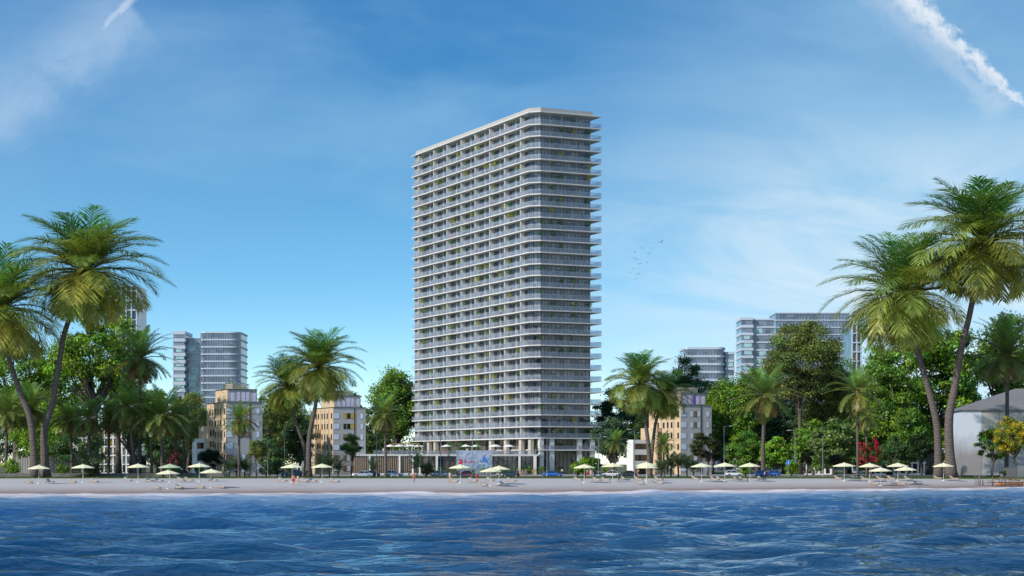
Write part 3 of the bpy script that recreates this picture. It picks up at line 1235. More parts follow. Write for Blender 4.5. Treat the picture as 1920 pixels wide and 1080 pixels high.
def railing_mesh(z0, edges=(0, 1, 2, 3)):
    g_, t_ = MB(), MB()
    for i in edges:
        j = (i + 1) % 5
        g_.prism([rl[i], rl[j], rl2[j], rl2[i]], z0 + 0.06, z0 + 1.1)
        t_.prism([rl0[i], rl0[j], rl3[j], rl3[i]], z0 + 1.102, z0 + 1.15)
        x0, y0 = rl[i]
        x1, y1 = rl[j]
        L = math.hypot(x1 - x0, y1 - y0)
        n_ = max(1, int(L / 2.7))
        for q in range(n_ + 1):
            f_ = q / n_
            cx, cy = x0 + (x1 - x0) * f_, y0 + (y1 - y0) * f_
            t_.box(cx - 0.02, cx + 0.02, cy - 0.02, cy + 0.02, z0, z0 + 1.1)
    return g_.mesh('railing', M_RAIL), t_.mesh('handrail', mat('rail_metal', (0.5, 0.52, 0.55), 0.3, 0.5, metal=0.5))


RM = railing_mesh(0)
for z in SLABZ:
    o = link('railing', RM[0], TOWER)
    o.location.z = z
    t = link('handrail', RM[1], o)


def tL(px):
    r = (px - 960) / F
    return (TA.x - 514 * r) / (0.431 + 0.902 * r)


def tR(px):   # along the right facade, local x for y=-0.77
    r = (px - 960) / F
    # world = A + x*v + y*u
    y = -2.47 + REC
    ax, ay = TA.x - 0.431 * y, 514 + 0.902 * y
    return (r * ay - ax) / (0.902 - 0.431 * r)


FPX = [782.2, 798.2, 811, 823.3, 835.6, 848.2, 862.2, 874.4, 888.2, 901, 915.6, 929, 943.3, 958.9, 973.3]
FY = [tL(p) for p in FPX]
# fins: one part each bay line running the full height
for i, y in enumerate(FY):
    m_ = MB()
    if i % 2 == 0:
        for z in SLABZ:
            m_.box(0.35, core[0][0] + 0.05, y - 0.14, y + 0.14, z + 0.002, z + FH - 0.342)
        m_.build('balcony_divider', mat('divider_render', (0.62, 0.62, 0.60), 0.7, 0.2, var=0.05), TOWER)
    else:
        for z in SLABZ:
            m_.box(core[0][0] - 0.35, core[0][0] + 0.05, y - 0.12, y + 0.12, z + 0.002, z + FH - 0.342)
        m_.build('wall_pier', mat('divider_render', (0.62, 0.62, 0.60)), TOWER)
s = MB()
for z in SLABZ:
    s.box(0.9, core[0][0] + 0.3, FY[0] + 1.0, 81.7, z + 0.002, z + FH - 0.342)
s.build('end_wall', M_WALLT, TOWER)
# windows
LW = []    # (axis, a0, a1) windows of one storey on the left facade
for i in range(len(FY) - 1):
    y0, y1 = FY[i + 1], FY[i]      # y0 nearer
    w = y1 - y0
    LW.append(('L', y0 + 0.45, y0 + w * 0.86))
yA = tL(990.5)
LW.append(('L', yA + 0.2, FY[-1] - 0.5))
RW = []
for a, b in ((1015.2, 1027.4), (1033.4, 1050.2), (1056, 1077.5), (1084, 1104)):
    RW.append(('R', tR(a), tR(b)))


def window_geom(kind, a, b, z, f_, p_, hh=2.45):
    """adds frame and panes; kind L: plane x = core x, R: plane y, C: chamfer"""
    n_ = max(2, round((b - a) / 1.25))
    z0, z1 = z + 0.08, z + 0.08 + hh
    if kind == 'L':
        x = core[0][0]
        p_.box(x - 0.05, x - 0.03, a, b, z0, z1)
        for k in range(n_ + 1):
            y = a + (b - a) * k / n_
            f_.box(x - 0.10, x - 0.055, y - 0.045, y + 0.045, z0, z1)
        f_.box(x - 0.10, x - 0.055, a + 0.045, b - 0.045, z1 - 0.001, z1 + 0.07)
    elif kind == 'R':
        y = core[2][1]
        p_.box(a, b, y - 0.05, y - 0.03, z0, z1)
        for k in range(n_ + 1):
            x = a + (b - a) * k / n_
            f_.box(x - 0.045, x + 0.045, y - 0.10, y - 0.055, z0, z1)
        f_.box(a + 0.045, b - 0.045, y - 0.10, y - 0.055, z1 - 0.001, z1 + 0.07)
    else:
        p, q = Vector((*core[1], 0)), Vector((*core[2], 0))
        d = (q - p).normalized()
        nrm = Vector((d.y, -d.x, 0))
        for k in range(3):
            s_ = 0.15 + k * 0.95
            f_.bar(p + d * s_ + nrm * 0.08 + Vector((0, 0, z0)), p + d * s_ + nrm * 0.08 + Vector((0, 0, z1)), 0.07, 0.05)
        c = p + d * 1.1 + nrm * 0.03
        p_.bar(p + d * 0.18 + nrm * 0.03 + Vector((0, 0, (z0 + z1) / 2)), p + d * 2.02 + nrm * 0.03 + Vector((0, 0, (z0 + z1) / 2)), 0.03, z1 - z0)


# the windows that show largest: 96 of the right-hand facade and chamfer, each a part with its pane
cnt = 0
rest_f, rest_p = MB(), MB()
WPROTO = {}
for k in range(27, -1, -1):
    z = SLABZ[k]
    lst = RW + [('C', 0, 0)]
    for w in lst:
        if cnt < 96 and w[0] == 'R':
            key = (w[0], w[1])
            if key not in WPROTO:
                f_, p_ = MB(), MB()
                window_geom(w[0], w[1], w[2], 0, f_, p_)
                WPROTO[key] = (f_.mesh('window', M_FRAME), p_.mesh('pane', M_PANE))
            # panes carry a world-varying curtain pattern, so their mesh is shared but its texture is not
            f_, p_ = MB(), MB()
            window_geom(w[0], w[1], w[2], z, f_, p_)
            o = f_.build('window', M_FRAME, TOWER)
            p_.build('pane', M_PANE, o)
            cnt += 1
        else:
            window_geom(w[0], w[1], w[2], z, rest_f, rest_p)
    for w in LW:
        window_geom(w[0], w[1], w[2], z, rest_f, rest_p)
o = tag(rest_f.build('window_frames', M_FRAME, TOWER), kind='stuff')
o = tag(rest_p.build('window_panes', M_PANE, TOWER), kind='stuff')

# lower storeys of the tower: glass behind stone columns
LB = inset(OUT, [2.4, 2.0, 1.4, 2.6, 3])
glass_low = pane_mat('lobby_glass', (0.03, 0.032, 0.028), (0.22, 0.19, 0.155), 0.36, cell=2.2)
s = MB()
s.prism(LB, 0.0, 9.64)
s.build('lobby_wall', glass_low, TOWER)
s = MB()
for i in (0, 1, 2):
    p0, p1 = LB[i], LB[i + 1]
    L = math.hypot(p1[0] - p0[0], p1[1] - p0[1])
    n_ = int(L / 1.15)
    for q in range(n_ + 1):
        f_ = q / n_
        cx, cy = p0[0] + (p1[0] - p0[0]) * f_, p0[1] + (p1[1] - p0[1]) * f_
        s.box(cx - 0.06, cx + 0.06, cy - 0.09, cy + 0.09, 0.1, 9.6)
s.build('mullions', M_FRAME, TOWER)
for y in (0.8, tL(971), tL(943), tL(915), tL(811), tL(799)):
    s = MB()
    s.box(0.5, 1.5, y - 1.0, y + 0.5, 0, 9.655)
    s.build('column', M_STONE, TOWER)
for x in (2.9, tR(1031), tR(1083), tR(1107)):
    s = MB()
    s.box(x - 0.65, x + 0.65, -2.2, -1.1, 0, 9.655)
    s.build('column', M_CONC, TOWER)
s = MB()
s.prism([(2.0, -2.3), (2.6, -2.47), (21, -2.47), (21, 30), (1.9, 30)], 6.5, 6.85)
s.build('mezzanine_slab', M_CONC, TOWER)
mg, mt_ = MB(), MB()
mg.box(2.8, 20.9, -2.40, -2.37, 6.9, 7.9)
mg.box(20.88, 20.91, -2.37, 28, 6.9, 7.9)
mt_.box(2.8, 20.95, -2.43, -2.34, 7.902, 7.96)
o = mg.build('railing', M_RAIL, TOWER)
mt_.build('handrail', M_STEEL, o)

# roof antenna / little stair head
# ------------------------------------------------------------------ podium
POD = empty('podium_building', (X(660, 500), 500, 0), 0, 'low terrace building with brown vertical slats at the foot of the tower', 'building')
xr = X(1009, 511) - X(660, 500)
s = MB()
s.prism([(0.6, 0.8), (xr - 0.6, 11.5), (xr - 2, 14), (-8 + 8, 60)], 0, 4.95)
s.build('wall', glass_low, POD)
s = MB()
s.prism([(0, 0), (xr, 10.6), (xr + 1.5, 13), (xr - 30, 80), (-6, 90)], 5.0, 5.5)
s.build('roof', M_CONC, POD)


def podpt(f_, dy=0.0):
    return (xr * f_, 10.6 * f_ + dy)


def fpx(px):   # fraction along the podium front of a pixel column
    r = (px - 960) / F
    x0, y0 = X(660, 500), 500.0
    return (r * y0 - x0) / (xr - r * 10.6)


s = MB()
n_ = 40
for k in range(n_):
    f_ = 0.012 + (fpx(800) - 0.012) * k / (n_ - 1)
    x, y = podpt(f_, 0.45)
    s.box(x - 0.09, x + 0.09, y - 0.2, y + 0.2, 0.0, 4.98)
s.build('slat_screen', mat('pale_slat', (0.34, 0.25, 0.18), 0.8, 0.2, var=0.2), POD)
s = MB()
for k in range(24):
    f_ = fpx(805) + (0.985 - fpx(805)) * k / 23
    x, y = podpt(f_, 0.62)
    s.box(x - 0.05, x + 0.05, y - 0.08, y + 0.08, 0.0, 4.98)
s.build('mullions', M_FRAME, POD)
for px, w in ((693, .2), (749, .22), (774, .22), (787, .2), (819, .3), (857, .2), (974, .3), (1003, .42)):
    x, y = podpt(fpx(px), 0.15)
    s = MB()
    s.box(x - w, x + w, y - 0.25, y + 0.25, 0, 4.99)
    s.build('column', M_WHITE if px in (749, 774, 787) else M_CONC, POD)
s = MB()
for f0, f1 in ((fpx(700), fpx(1005)),):
    a, b = podpt(f0, 0.25), podpt(f1, 0.25)
    s.bar((a[0], a[1], 6.0), (b[0], b[1], 6.0), 0.03, 0.9)
o = s.build('railing', M_RAIL, POD)
s = MB()
s.bar((a[0], a[1], 6.5), (b[0], b[1], 6.5), 0.07, 0.06)
s.build('handrail', M_STEEL, o)
# white plinth strip
s = MB()
a, b = podpt(0.0, -1.6), podpt(fpx(800), -1.6)
s.bar((a[0], a[1], 0.3), (b[0], b[1], 0.3), 0.6, 0.35)
s.build('plinth', M_WHITE, POD)

# ------------------------------------------------------------------ advertising wall
bx0, bx1 = X(855.6, 494), X(922.6, 494)
SG = empty('billboard', ((bx0 + bx1) / 2, 494, 0), 0, 'grey blue marbled billboard with red emblem, red script and blue mark', 'billboard')
hw = (bx1 - bx0) / 2
zt = W(0, 844.5, 494).z


def mural():
    m, nt, b = nmat('mural')
    N = nt.nodes
    tc = N.new('ShaderNodeTexCoord')
    n = N.new('ShaderNodeTexNoise')
    n.inputs['Scale'].default_value = 0.55
    n.inputs['Detail'].default_value = 9
    n.inputs['Distortion'].default_value = 1.6
    ln(nt, tc.outputs['Object'], n.inputs['Vector'])
    cr = N.new('ShaderNodeValToRGB')
    e = cr.color_ramp.elements
    e[0].position = 0.33
    e[0].color = (0.10, 0.20, 0.33, 1)
    e[1].position = 0.66
    e[1].color = (0.42, 0.44, 0.52, 1)
    x = e.new(0.5)
    x.color = (0.28, 0.33, 0.43, 1)
    ln(nt, n.outputs['Fac'], cr.inputs[0])
    ln(nt, cr.outputs[0], b.inputs['Base Color'])
    b.inputs['Roughness'].default_value = 0.6
    return m


s = MB()
s.box(-hw, hw, 0, 0.35, 0.4, zt)
s.build('panel', mural(), SG)
s = MB()
for x in (-hw + 0.6, 0, hw - 0.6):
    s.box(x - 0.12, x + 0.12, 0.36, 0.6, 0, zt - 0.3)
s.build('support', M_STEEL, SG)


def lp(px, py):   # pixel on the photograph -> local point on the sign face
    w = W(px, py, 494)
    return Vector((w.x - (bx0 + bx1) / 2, 0, w.z))


M_RED = mat('sign_red', (0.55, 0.015, 0.03), 0.5, 0.3, var=0.03)
M_MAG = mat('sign_magenta', (0.50, 0.07, 0.16), 0.5, 0.3, var=0.03)
M_BLUE = mat('sign_blue', (0.02, 0.16, 0.55), 0.5, 0.3, var=0.03)


def flat_poly(pts, y0, y1, name, m_, parent):
    b_ = MB()
    n_ = len(pts)
    vs = [(p.x, y0, p.z) for p in pts] + [(p.x, y1, p.z) for p in pts]
    fs = [tuple(range(n_)), tuple(range(n_, 2 * n_))[::-1]] + [(i, n_ + i, n_ + (i + 1) % n_, (i + 1) % n_) for i in range(n_)]
    b_.add(vs, fs)
    return b_.build(name, m_, parent)


def zoomp(x, y):  # measured on the 24x enlargement of the sign
    return lp(850 + x / 24.0, 840 + y / 24.0)


def stroke(mb, pts, w, y=-0.02):
    for i in range(len(pts) - 1):
        p = zoomp(*pts[i])
        q = zoomp(*pts[i + 1])
        mb.bar((p.x, y, p.z), (q.x, y, q.z), w, 0.04, up=(0, 1, 0))


# red round emblem with a pale notch cut in from the left
ang = [math.radians(t) for t in range(150, -171, -12)]
em = [zoomp(310 + 105 * math.cos(t), 620 - 125 * math.sin(t)) for t in ang]
em += [zoomp(300, 665), zoomp(250, 640), zoomp(330, 600), zoomp(300, 565), zoomp(235, 560)]
flat_poly(em, -0.05, 0.001, 'red_emblem', M_RED, SG)
s = MB()
stroke(s, [(480, 640), (520, 600), (560, 500), (540, 640), (600, 600), (620, 640), (660, 620), (680, 665), (720, 610), (760, 660), (790, 600), (800, 655), (850, 600), (860, 655), (910, 600), (920, 650), (970, 610)], 0.14, -0.03)
s.build('red_script', M_MAG, SG)
flat_poly([zoomp(1330, 330), zoomp(1390, 330), zoomp(1560, 660), zoomp(1600, 760), zoomp(1500, 660), zoomp(1410, 640)], -0.05, 0.001, 'blue_emblem', M_BLUE, SG)
s = MB()
stroke(s, [(1230, 540), (1215, 610), (1260, 645), (1320, 620), (1350, 540), (1310, 400)], 0.2, -0.03)
stroke(s, [(1350, 640), (1310, 480)], 0.16, -0.03)
s.build('blue_stroke', M_BLUE, SG)
s = MB()
for i, x in enumerate((1170, 1225, 1280, 1335, 1390, 1445, 1500)):
    stroke(s, [(x, 725), (x, 670), (x + 34, 670), (x + 34, 725)] if i % 2 == 0 else [(x, 670), (x, 725), (x + 34, 725)], 0.07, -0.03)
s.build('white_lettering', M_WHITE, SG)

# ================================================================== APARTMENT BLOCKS
M_PANEB = pane_mat('block_glass_dark', (0.008, 0.008, 0.01), (0.03, 0.03, 0.03), 0.6)
M_PANEW = mat('white_blind', (0.66, 0.70, 0.80), 0.25, 0.6, var=0.12, scale=0.9)
M_PANEY = mat('yellow_curtain', (0.55, 0.36, 0.03), 0.5, 0.4, var=0.35, scale=1.5)
M_PANEO = mat('brown_curtain', (0.24, 0.14, 0.08), 0.5, 0.4, var=0.3, scale=1.5)
M_LILAC = mat('lilac_glass', (0.68, 0.64, 0.80), 0.2, 0.6, var=0.08)
M_VIOLET = mat('violet_curtain', (0.24, 0.10, 0.42), 0.5, 0.4, var=0.1)


def block(label, cpx, Y, rnd, violet=False, wx=-5.0):
    """stone-faced apartment block; local x along the grey front, local y along the tan flank"""
    B = empty('apartment_block', (X(cpx, Y), Y, 0), RZ, label, 'building', 'small apartment blocks by the road')
    Wd, Dp, H = 9.5, 16.8, 18.4
    rg = random.Random(rnd)
    s = MB()
    s.prism([(0.02, 0), (Wd, 0), (Wd, Dp), (0.02, Dp)], 0, H)
    s.build('grey_wall', M_GREYST, B)
    s = MB()
    s.prism([(-0.05, 0.02), (0.018, 0.02), (0.018, Dp), (-0.05, Dp)], 0, H)
    s.build('tan_wall', M_TAN, B)
    s = MB()
    s.prism([(-0.2, -0.15), (Wd + 0.15, -0.15), (Wd + 0.15, Dp), (-0.2, Dp)], H, H + 0.16)
    s.build('cornice', mat('dark_coping', (0.09, 0.085, 0.08), 0.8, 0.2), B)
    # dark down pipes on the flank and the front
    s = MB()
    for y in (3.4, 6.6, 9.8, 13.0):
        s.box(-0.12, -0.052, y, y + 0.09, 0.2, H - 0.3)
    s.box(Wd * 0.64, Wd * 0.64 + 0.35, -0.10, -0.002, 0, H)
    s.build('down_pipe', mat('pipe_brown', (0.10, 0.07, 0.05), 0.7), B)
    # windows
    def win(x0, x1, y0, y1, z0, z1, m_, front=True):
        f_ = MB()
        if front:
            f_.box(x0 - 0.06, x1 + 0.06, -0.05, -0.003, z0 - 0.06, z1 + 0.06)
        else:
            f_.box(-0.10, -0.052, y0 - 0.06, y1 + 0.06, z0 - 0.06, z1 + 0.06)
        o = f_.build('window', mat('window_reveal', (0.22, 0.21, 0.20), 0.7), B)
        p_ = MB()
        if front:
            p_.box(x0, x1, -0.07, -0.052, z0, z1)
            if x1 - x0 > 1.1:
                p_.box((x0 + x1) / 2 - 0.03, (x0 + x1) / 2 + 0.03, -0.09, -0.072, z0, z1)
        else:
            p_.box(-0.13, -0.102, y0, y1, z0, z1)
        p_.build('pane', m_, o)
    for k in range(6):
        z0 = 0.95 + k * 2.9
        z1 = z0 + 1.45
        top = k >= 3
        win(0.05, 1.7, 0, 0, z0, z1, M_PANEW if k != 1 else M_PANEO)
        opts = {5: (M_PANEY, M_PANEB, M_PANEY), 4: (M_PANEB, M_PANEB, M_PANEY), 3: (M_PANEO, M_PANEB, M_PANEO)}.get(k, (M_PANEO, M_PANEW, M_PANEO))
        if violet and k > 2:
            opts = (M_PANEW, M_PANEO, M_PANEW)
        if k != 2 or violet:
            win(2.95, 3.75, 0, 0, z0, z1, opts[0])
            win(4.05, 4.95, 0, 0, z0, z1, opts[1])
            win(5.15, 5.95, 0, 0, z0, z1, opts[2])
        win(7.9, 8.75, 0, 0, z0, z1, M_PANEW if k not in (1,) else M_PANEY)
        for y in (0.8, 4.2, 6.3, 8.4, 11.4, 13.4):
            if y > 10 and k < 3:
                continue
            win(0, 0, y, y + 0.75, z0, z1, M_PANEB, False)
    # penthouse with round-headed lights
    ph = MB()
    ph.prism([(0.9, 1.6), (Wd - 0.9, 1.6), (Wd - 0.9, 12), (0.9, 12)], H + 0.16, H + 3.3)
    po = ph.build('penthouse_wall', M_GREYST, B)
    s = MB()
    s.prism([(0.84, 1.62), (0.898, 1.62), (0.898, 12), (0.84, 12)], H + 0.16, H + 3.3)
    s.build('penthouse_flank', M_TAN, B)
    s = MB()
    s.prism([(0.7, 1.4), (Wd - 0.7, 1.4), (Wd - 0.7, 12.2), (0.7, 12.2)], H + 3.3, H + 3.48)
    s.build('penthouse_roof', MATS['dark_coping'], B)
    for i, (x, w, h) in enumerate(((1.7, 1.0, 2.2), (3.4, 0.75, 2.7), (4.6, 0.9, 2.7), (5.8, 0.75, 2.7), (7.5, 0.85, 2.2))):
        pts = [(x, H + 0.42), (x + w, H + 0.42)]
        zt_ = H + 0.42 + h - w / 2
        for a in range(0, 181, 20):
            pts.append((x + w / 2 + w / 2 * math.cos(R(a)), zt_ + w / 2 * math.sin(R(a)) * (1 if i in (0, 4) else 0.15)))
        p_ = MB()
        n_ = len(pts)
        vs = [(a, 1.56, b) for a, b in pts] + [(a, 1.597, b) for a, b in pts]
        p_.add(vs, [tuple(range(n_)), tuple(range(n_, 2 * n_))[::-1]] + [(j, n_ + j, n_ + (j + 1) % n_, (j + 1) % n_) for j in range(n_)])
        p_.build('arched_window', M_VIOLET if (violet and i == 2) else M_LILAC, B)
    # roof balustrade
    s = MB()
    x0, x1, y0, y1 = 2.6, Wd - 2.6, 3.0, 9.0
    for z in (H + 3.5, H + 4.75):
        s.bar((x0, y0, z + .05), (x1, y0, z + .05), 0.14, 0.14)
        s.bar((x0, y0, z + .05), (x0, y1, z + .05), 0.14, 0.14)
        s.bar((x1, y0, z + .05), (x1, y1, z + .05), 0.14, 0.14)
    for k in range(14):
        x = x0 + (x1 - x0) * k / 13
        s.box(x - 0.07, x + 0.07, y0 - 0.05, y0 + 0.05, H + 3.6, H + 4.74)
    for k in range(1, 18):
        y = y0 + (y1 - y0) * k / 18
        s.box(x0 - 0.05, x0 + 0.05, y - 0.07, y + 0.07, H + 3.6, H + 4.74)
    s.build('roof_railing', M_STONE, B)
    # lower step at the far end of the flank and white balconies
    s = MB()
    s.prism([(-1.8, 9.6), (-0.06, 9.6), (-0.06, Dp + 1.5), (-1.8, Dp + 1.5)], 0, H - 5.8)
    s.build('stair_wing', M_TAN, B)
    s = MB()
    for k in range(4):
        for y in (9.9,):
            s.box(-1.35, -0.95, 9.55, 9.597, 1.4 + k * 2.9, 2.9 + k * 2.9)
            s.box(-0.65, -0.3, 9.55, 9.597, 1.4 + k * 2.9, 2.9 + k * 2.9)
    s.build('stair_window', M_PANEB, B)
    zt_ = 9.4
    yb = 11.6
    MB().box(wx + 0.3, -1.86, yb + 1.5, yb + 3.4, 0, zt_ - 0.1).build('wing_wall', M_PANEB, B)
    s = MB()
    s.box(wx, wx + 0.28, yb, yb + 3.5, 0, zt_)
    s.box(-2.1, -1.85, yb, yb + 3.5, 0, zt_)
    for z0, z1 in ((zt_ - 1.0, zt_), (zt_ - 4.0, zt_ - 2.6), (zt_ - 7.2, zt_ - 5.7)):
        s.box(wx + 0.285, -2.105, yb + 0.01, yb + 3.4, z0, z1)
    s.box(wx + 0.285, wx + 1.2, yb + 0.8, yb + 1.49, 0, zt_ - 7.21)
    s.build('balcony', M_WHITE, B)
    return B


block('tan and grey stone apartment block behind the slender lone palm', 424, 480, 1, False, -4.4)
block('tan and grey stone apartment block with yellow curtains beside the tower', 625, 525, 2, False, -5.3)
block('tan and grey apartment block with one violet window right of the tower', 1276.4, 504, 3, True, -7.9)


# ================================================================== FAR TOWERS
M_FARG = pane_mat('far_glass', (0.085, 0.115, 0.16), (0.19, 0.245, 0.32), 0.35, rough=0.15, cell=3.0)  # slight blue distance mist put into the glass colours
M_FARB = mat('far_band', (0.48, 0.54, 0.62), 0.6, 0.3, var=0.04)  # band white tinted towards pale haze blue
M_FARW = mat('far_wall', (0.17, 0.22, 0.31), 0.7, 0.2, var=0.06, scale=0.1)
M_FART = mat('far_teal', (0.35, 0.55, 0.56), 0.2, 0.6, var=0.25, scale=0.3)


def far_block(parent, x0, x1, d, ztop, fl, band=0.30, curve=0, vgrid=0, z0=0.0, y0=0.0, teal=None):
    """one glass volume with white floor bands; parts of PARENT (local coordinates)"""
    poly = [(x0, y0 + curve * 0.5), (x0 + curve * 0.5, y0), (x1 - curve, y0)] if curve else [(x0, y0), (x1, y0)]
    if curve:
        for a in range(15, 91, 15):
            poly.append((x1 - curve + curve * math.sin(R(a)), y0 + curve * (1 - math.cos(R(a)))))
    poly += [(x1, y0 + d), (x0, y0 + d)]
    s = MB().prism(poly, z0, ztop - 0.3)
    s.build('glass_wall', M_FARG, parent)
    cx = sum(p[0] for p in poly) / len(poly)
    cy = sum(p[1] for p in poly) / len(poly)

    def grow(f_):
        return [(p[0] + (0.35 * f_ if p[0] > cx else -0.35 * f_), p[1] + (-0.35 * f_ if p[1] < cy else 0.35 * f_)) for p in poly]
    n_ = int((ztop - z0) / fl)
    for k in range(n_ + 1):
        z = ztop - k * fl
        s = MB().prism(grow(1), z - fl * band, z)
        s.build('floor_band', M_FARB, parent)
    if vgrid:
        s = MB()
        n_ = int((x1 - x0) / vgrid)
        for k in range(n_ + 1):
            x = x0 + (x1 - x0 - 0.1) * k / n_
            if curve and x > x1 - curve:
                continue
            s.box(x, x + 0.28, y0 - 0.2, y0 - 0.02, z0, ztop - 0.5)
        s.build('vertical_fins', M_FARW, parent)
    if teal:
        rg = random.Random(int(x0 * 7))
        for k in range(1, int((ztop - z0) / fl) - 1):
            s = MB()
            if rg.random() < 0.8:
                a = x0 + (x1 - x0) * rg.uniform(0.05, 0.5)
                s.box(a, min(x1 - 0.4, a + rg.uniform(2, 5)), y0 - 0.12, y0 - 0.01, ztop - k * fl - fl * 0.86, ztop - k * fl - fl * band - 0.1)
                s.build('teal_glazing', M_FART, parent)  # teal panes set at random along the floors


def far(label, px0, py_top, Y, **kw):
    return empty('office_tower', (X(px0, Y), Y, 0), 0.0, label, 'tower', kw.get('group'))


YF = 900


def dx_(a, b, Y=YF):
    return (b - a) / F * Y


def zt_at(py, Y=YF):
    return HC + (HZ - py) / F * Y


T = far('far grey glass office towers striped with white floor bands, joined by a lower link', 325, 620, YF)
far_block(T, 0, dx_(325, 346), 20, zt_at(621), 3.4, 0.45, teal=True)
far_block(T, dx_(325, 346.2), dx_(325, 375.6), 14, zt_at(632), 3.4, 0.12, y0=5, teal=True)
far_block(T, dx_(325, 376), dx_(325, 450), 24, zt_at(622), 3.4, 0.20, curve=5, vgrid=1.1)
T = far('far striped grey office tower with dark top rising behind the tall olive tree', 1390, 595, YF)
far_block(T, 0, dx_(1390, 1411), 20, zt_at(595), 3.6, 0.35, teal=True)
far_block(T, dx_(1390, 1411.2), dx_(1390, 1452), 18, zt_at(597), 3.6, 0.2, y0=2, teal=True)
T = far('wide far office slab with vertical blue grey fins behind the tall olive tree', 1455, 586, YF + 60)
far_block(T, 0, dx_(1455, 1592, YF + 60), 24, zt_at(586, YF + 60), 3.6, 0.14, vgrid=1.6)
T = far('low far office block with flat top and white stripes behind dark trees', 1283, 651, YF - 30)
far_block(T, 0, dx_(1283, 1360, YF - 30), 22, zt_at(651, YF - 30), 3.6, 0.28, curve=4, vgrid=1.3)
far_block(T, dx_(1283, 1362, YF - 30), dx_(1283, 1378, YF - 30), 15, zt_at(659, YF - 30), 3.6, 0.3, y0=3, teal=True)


# white lattice-fronted blocks glimpsed through the trees
def lattice(label, px0, px1, ptop, Y, nx, fl=3.3, seed=1, dark=True):
    B = empty('gridded_building', (X(px0, Y), Y, 0), 0, label, 'building')
    w = (px1 - px0) / F * Y
    H = zt_at(ptop, Y)
    MB().box(0, w, 0.9, 16, 0, H - 0.2).build('wall', M_FARB if not dark else pane_mat_cached(), B)
    for k in range(int(H / fl) + 1):
        MB().box(-0.1, w + 0.1, 0, 0.9 if k * fl + .4 < H - .2 else 16.2, min(k * fl, H - 0.19), min(k * fl, H - 0.19) + 0.4).build('balcony_slab', M_FARB if H > 40 else M_WHITE, B)  # tall blocks take the haze-tinted band colour
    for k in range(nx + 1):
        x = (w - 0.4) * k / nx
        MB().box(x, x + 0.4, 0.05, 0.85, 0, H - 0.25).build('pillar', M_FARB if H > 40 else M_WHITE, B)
    rg = random.Random(seed)
    s1, s2 = MB(), MB()
    for k in range(int(H / fl)):
        for q in range(nx):
            if rg.random() < 0.35:
                x = (w - 0.4) * q / nx + 0.6
                (s1 if rg.random() < 0.55 else s2).box(x, x + (w / nx) * 0.35, 0.8, 0.895, k * fl + 0.5, k * fl + 2.4)
    s1.build('yellow_blind', M_PANEY, B)
    s2.build('white_blind', M_WHITE, B)
    return B


_pc = []


def pane_mat_cached():
    if not _pc:
        _pc.append(pane_mat('lattice_glass', (0.015, 0.02, 0.03), (0.12, 0.12, 0.12), 0.6, cell=2.5))
    return _pc[0]


lattice('tall white gridded apartment building mostly hidden behind the giant palms', 206, 257, 535, 620, 5, 3.1, 3)
lattice('low white gridded building behind the low feathery palm', 128, 246, 795, 560, 14, 2.6, 5)
lattice('low white gridded building behind the red flowering shrub', 1640, 1746, 838, 520, 9, 3.0, 6)
lattice('white gridded building hidden behind dense trees beside the giant palm pair', 1597, 1616, 604, 640, 2, 3.1, 8)
lattice('low pale house glimpsed behind the small olive tree on the promenade', 1500, 1560, 862, 500, 5, 3.0, 9)
s = MB()
B = empty('shed_building', (X(28, 470), 470, 0), 0, 'low grey shed with ribbed wall behind the giant palm trunks', 'building')
w = 14
s.box(0, w, 0, 10, 0, 6)
s.build('wall', mat('ribbed_grey', (0.30, 0.29, 0.27), 0.8), B)
s = MB()
for k in range(24):
    s.box(k * w / 24, k * w / 24 + 0.12, -0.1, -0.002, 0.1, 5.9)
s.build('rib_panel', mat('rib_grey', (0.38, 0.37, 0.35), 0.8), B)
MB().prism([(-0.4, -0.4), (w + 0.4, -0.4), (w + 0.4, 10.4), (-0.4, 10.4)], 6.002, 6.25).build('roof', mat('shed_roof', (0.2, 0.2, 0.2), 0.8), B)

# ------------------------------------------------------------------ pale hall on the right
Yh = 430
B = empty('hall_building', (X(1803, Yh), Yh, 0), R(-4), 'pale grey windowless hall with low hipped roof at the water end', 'building')


def fogwall():
    m, nt, b = nmat('hazed_panel')  # haze painted into the wall colour, paler and bluer with height
    N = nt.nodes
    tc = N.new('ShaderNodeTexCoord')
    sp = N.new('ShaderNodeSeparateXYZ')
    ln(nt, tc.outputs['Object'], sp.inputs[0])
    n = N.new('ShaderNodeTexNoise')
    n.inputs['Scale'].default_value = 0.35
    n.inputs['Detail'].default_value = 7
    ln(nt, tc.outputs['Object'], n.inputs['Vector'])
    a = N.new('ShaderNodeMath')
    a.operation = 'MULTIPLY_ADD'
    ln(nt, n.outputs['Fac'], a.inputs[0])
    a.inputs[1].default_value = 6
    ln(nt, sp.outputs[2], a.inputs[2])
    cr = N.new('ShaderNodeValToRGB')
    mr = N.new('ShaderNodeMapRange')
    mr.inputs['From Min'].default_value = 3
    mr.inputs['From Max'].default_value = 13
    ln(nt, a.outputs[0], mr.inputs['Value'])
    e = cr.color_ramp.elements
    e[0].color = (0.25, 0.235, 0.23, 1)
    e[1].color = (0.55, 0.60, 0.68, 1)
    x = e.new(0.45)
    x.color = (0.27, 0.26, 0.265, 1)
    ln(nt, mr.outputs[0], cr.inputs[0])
    ln(nt, cr.outputs[0], b.inputs['Base Color'])
    b.inputs['Roughness'].default_value = 0.7
    return m


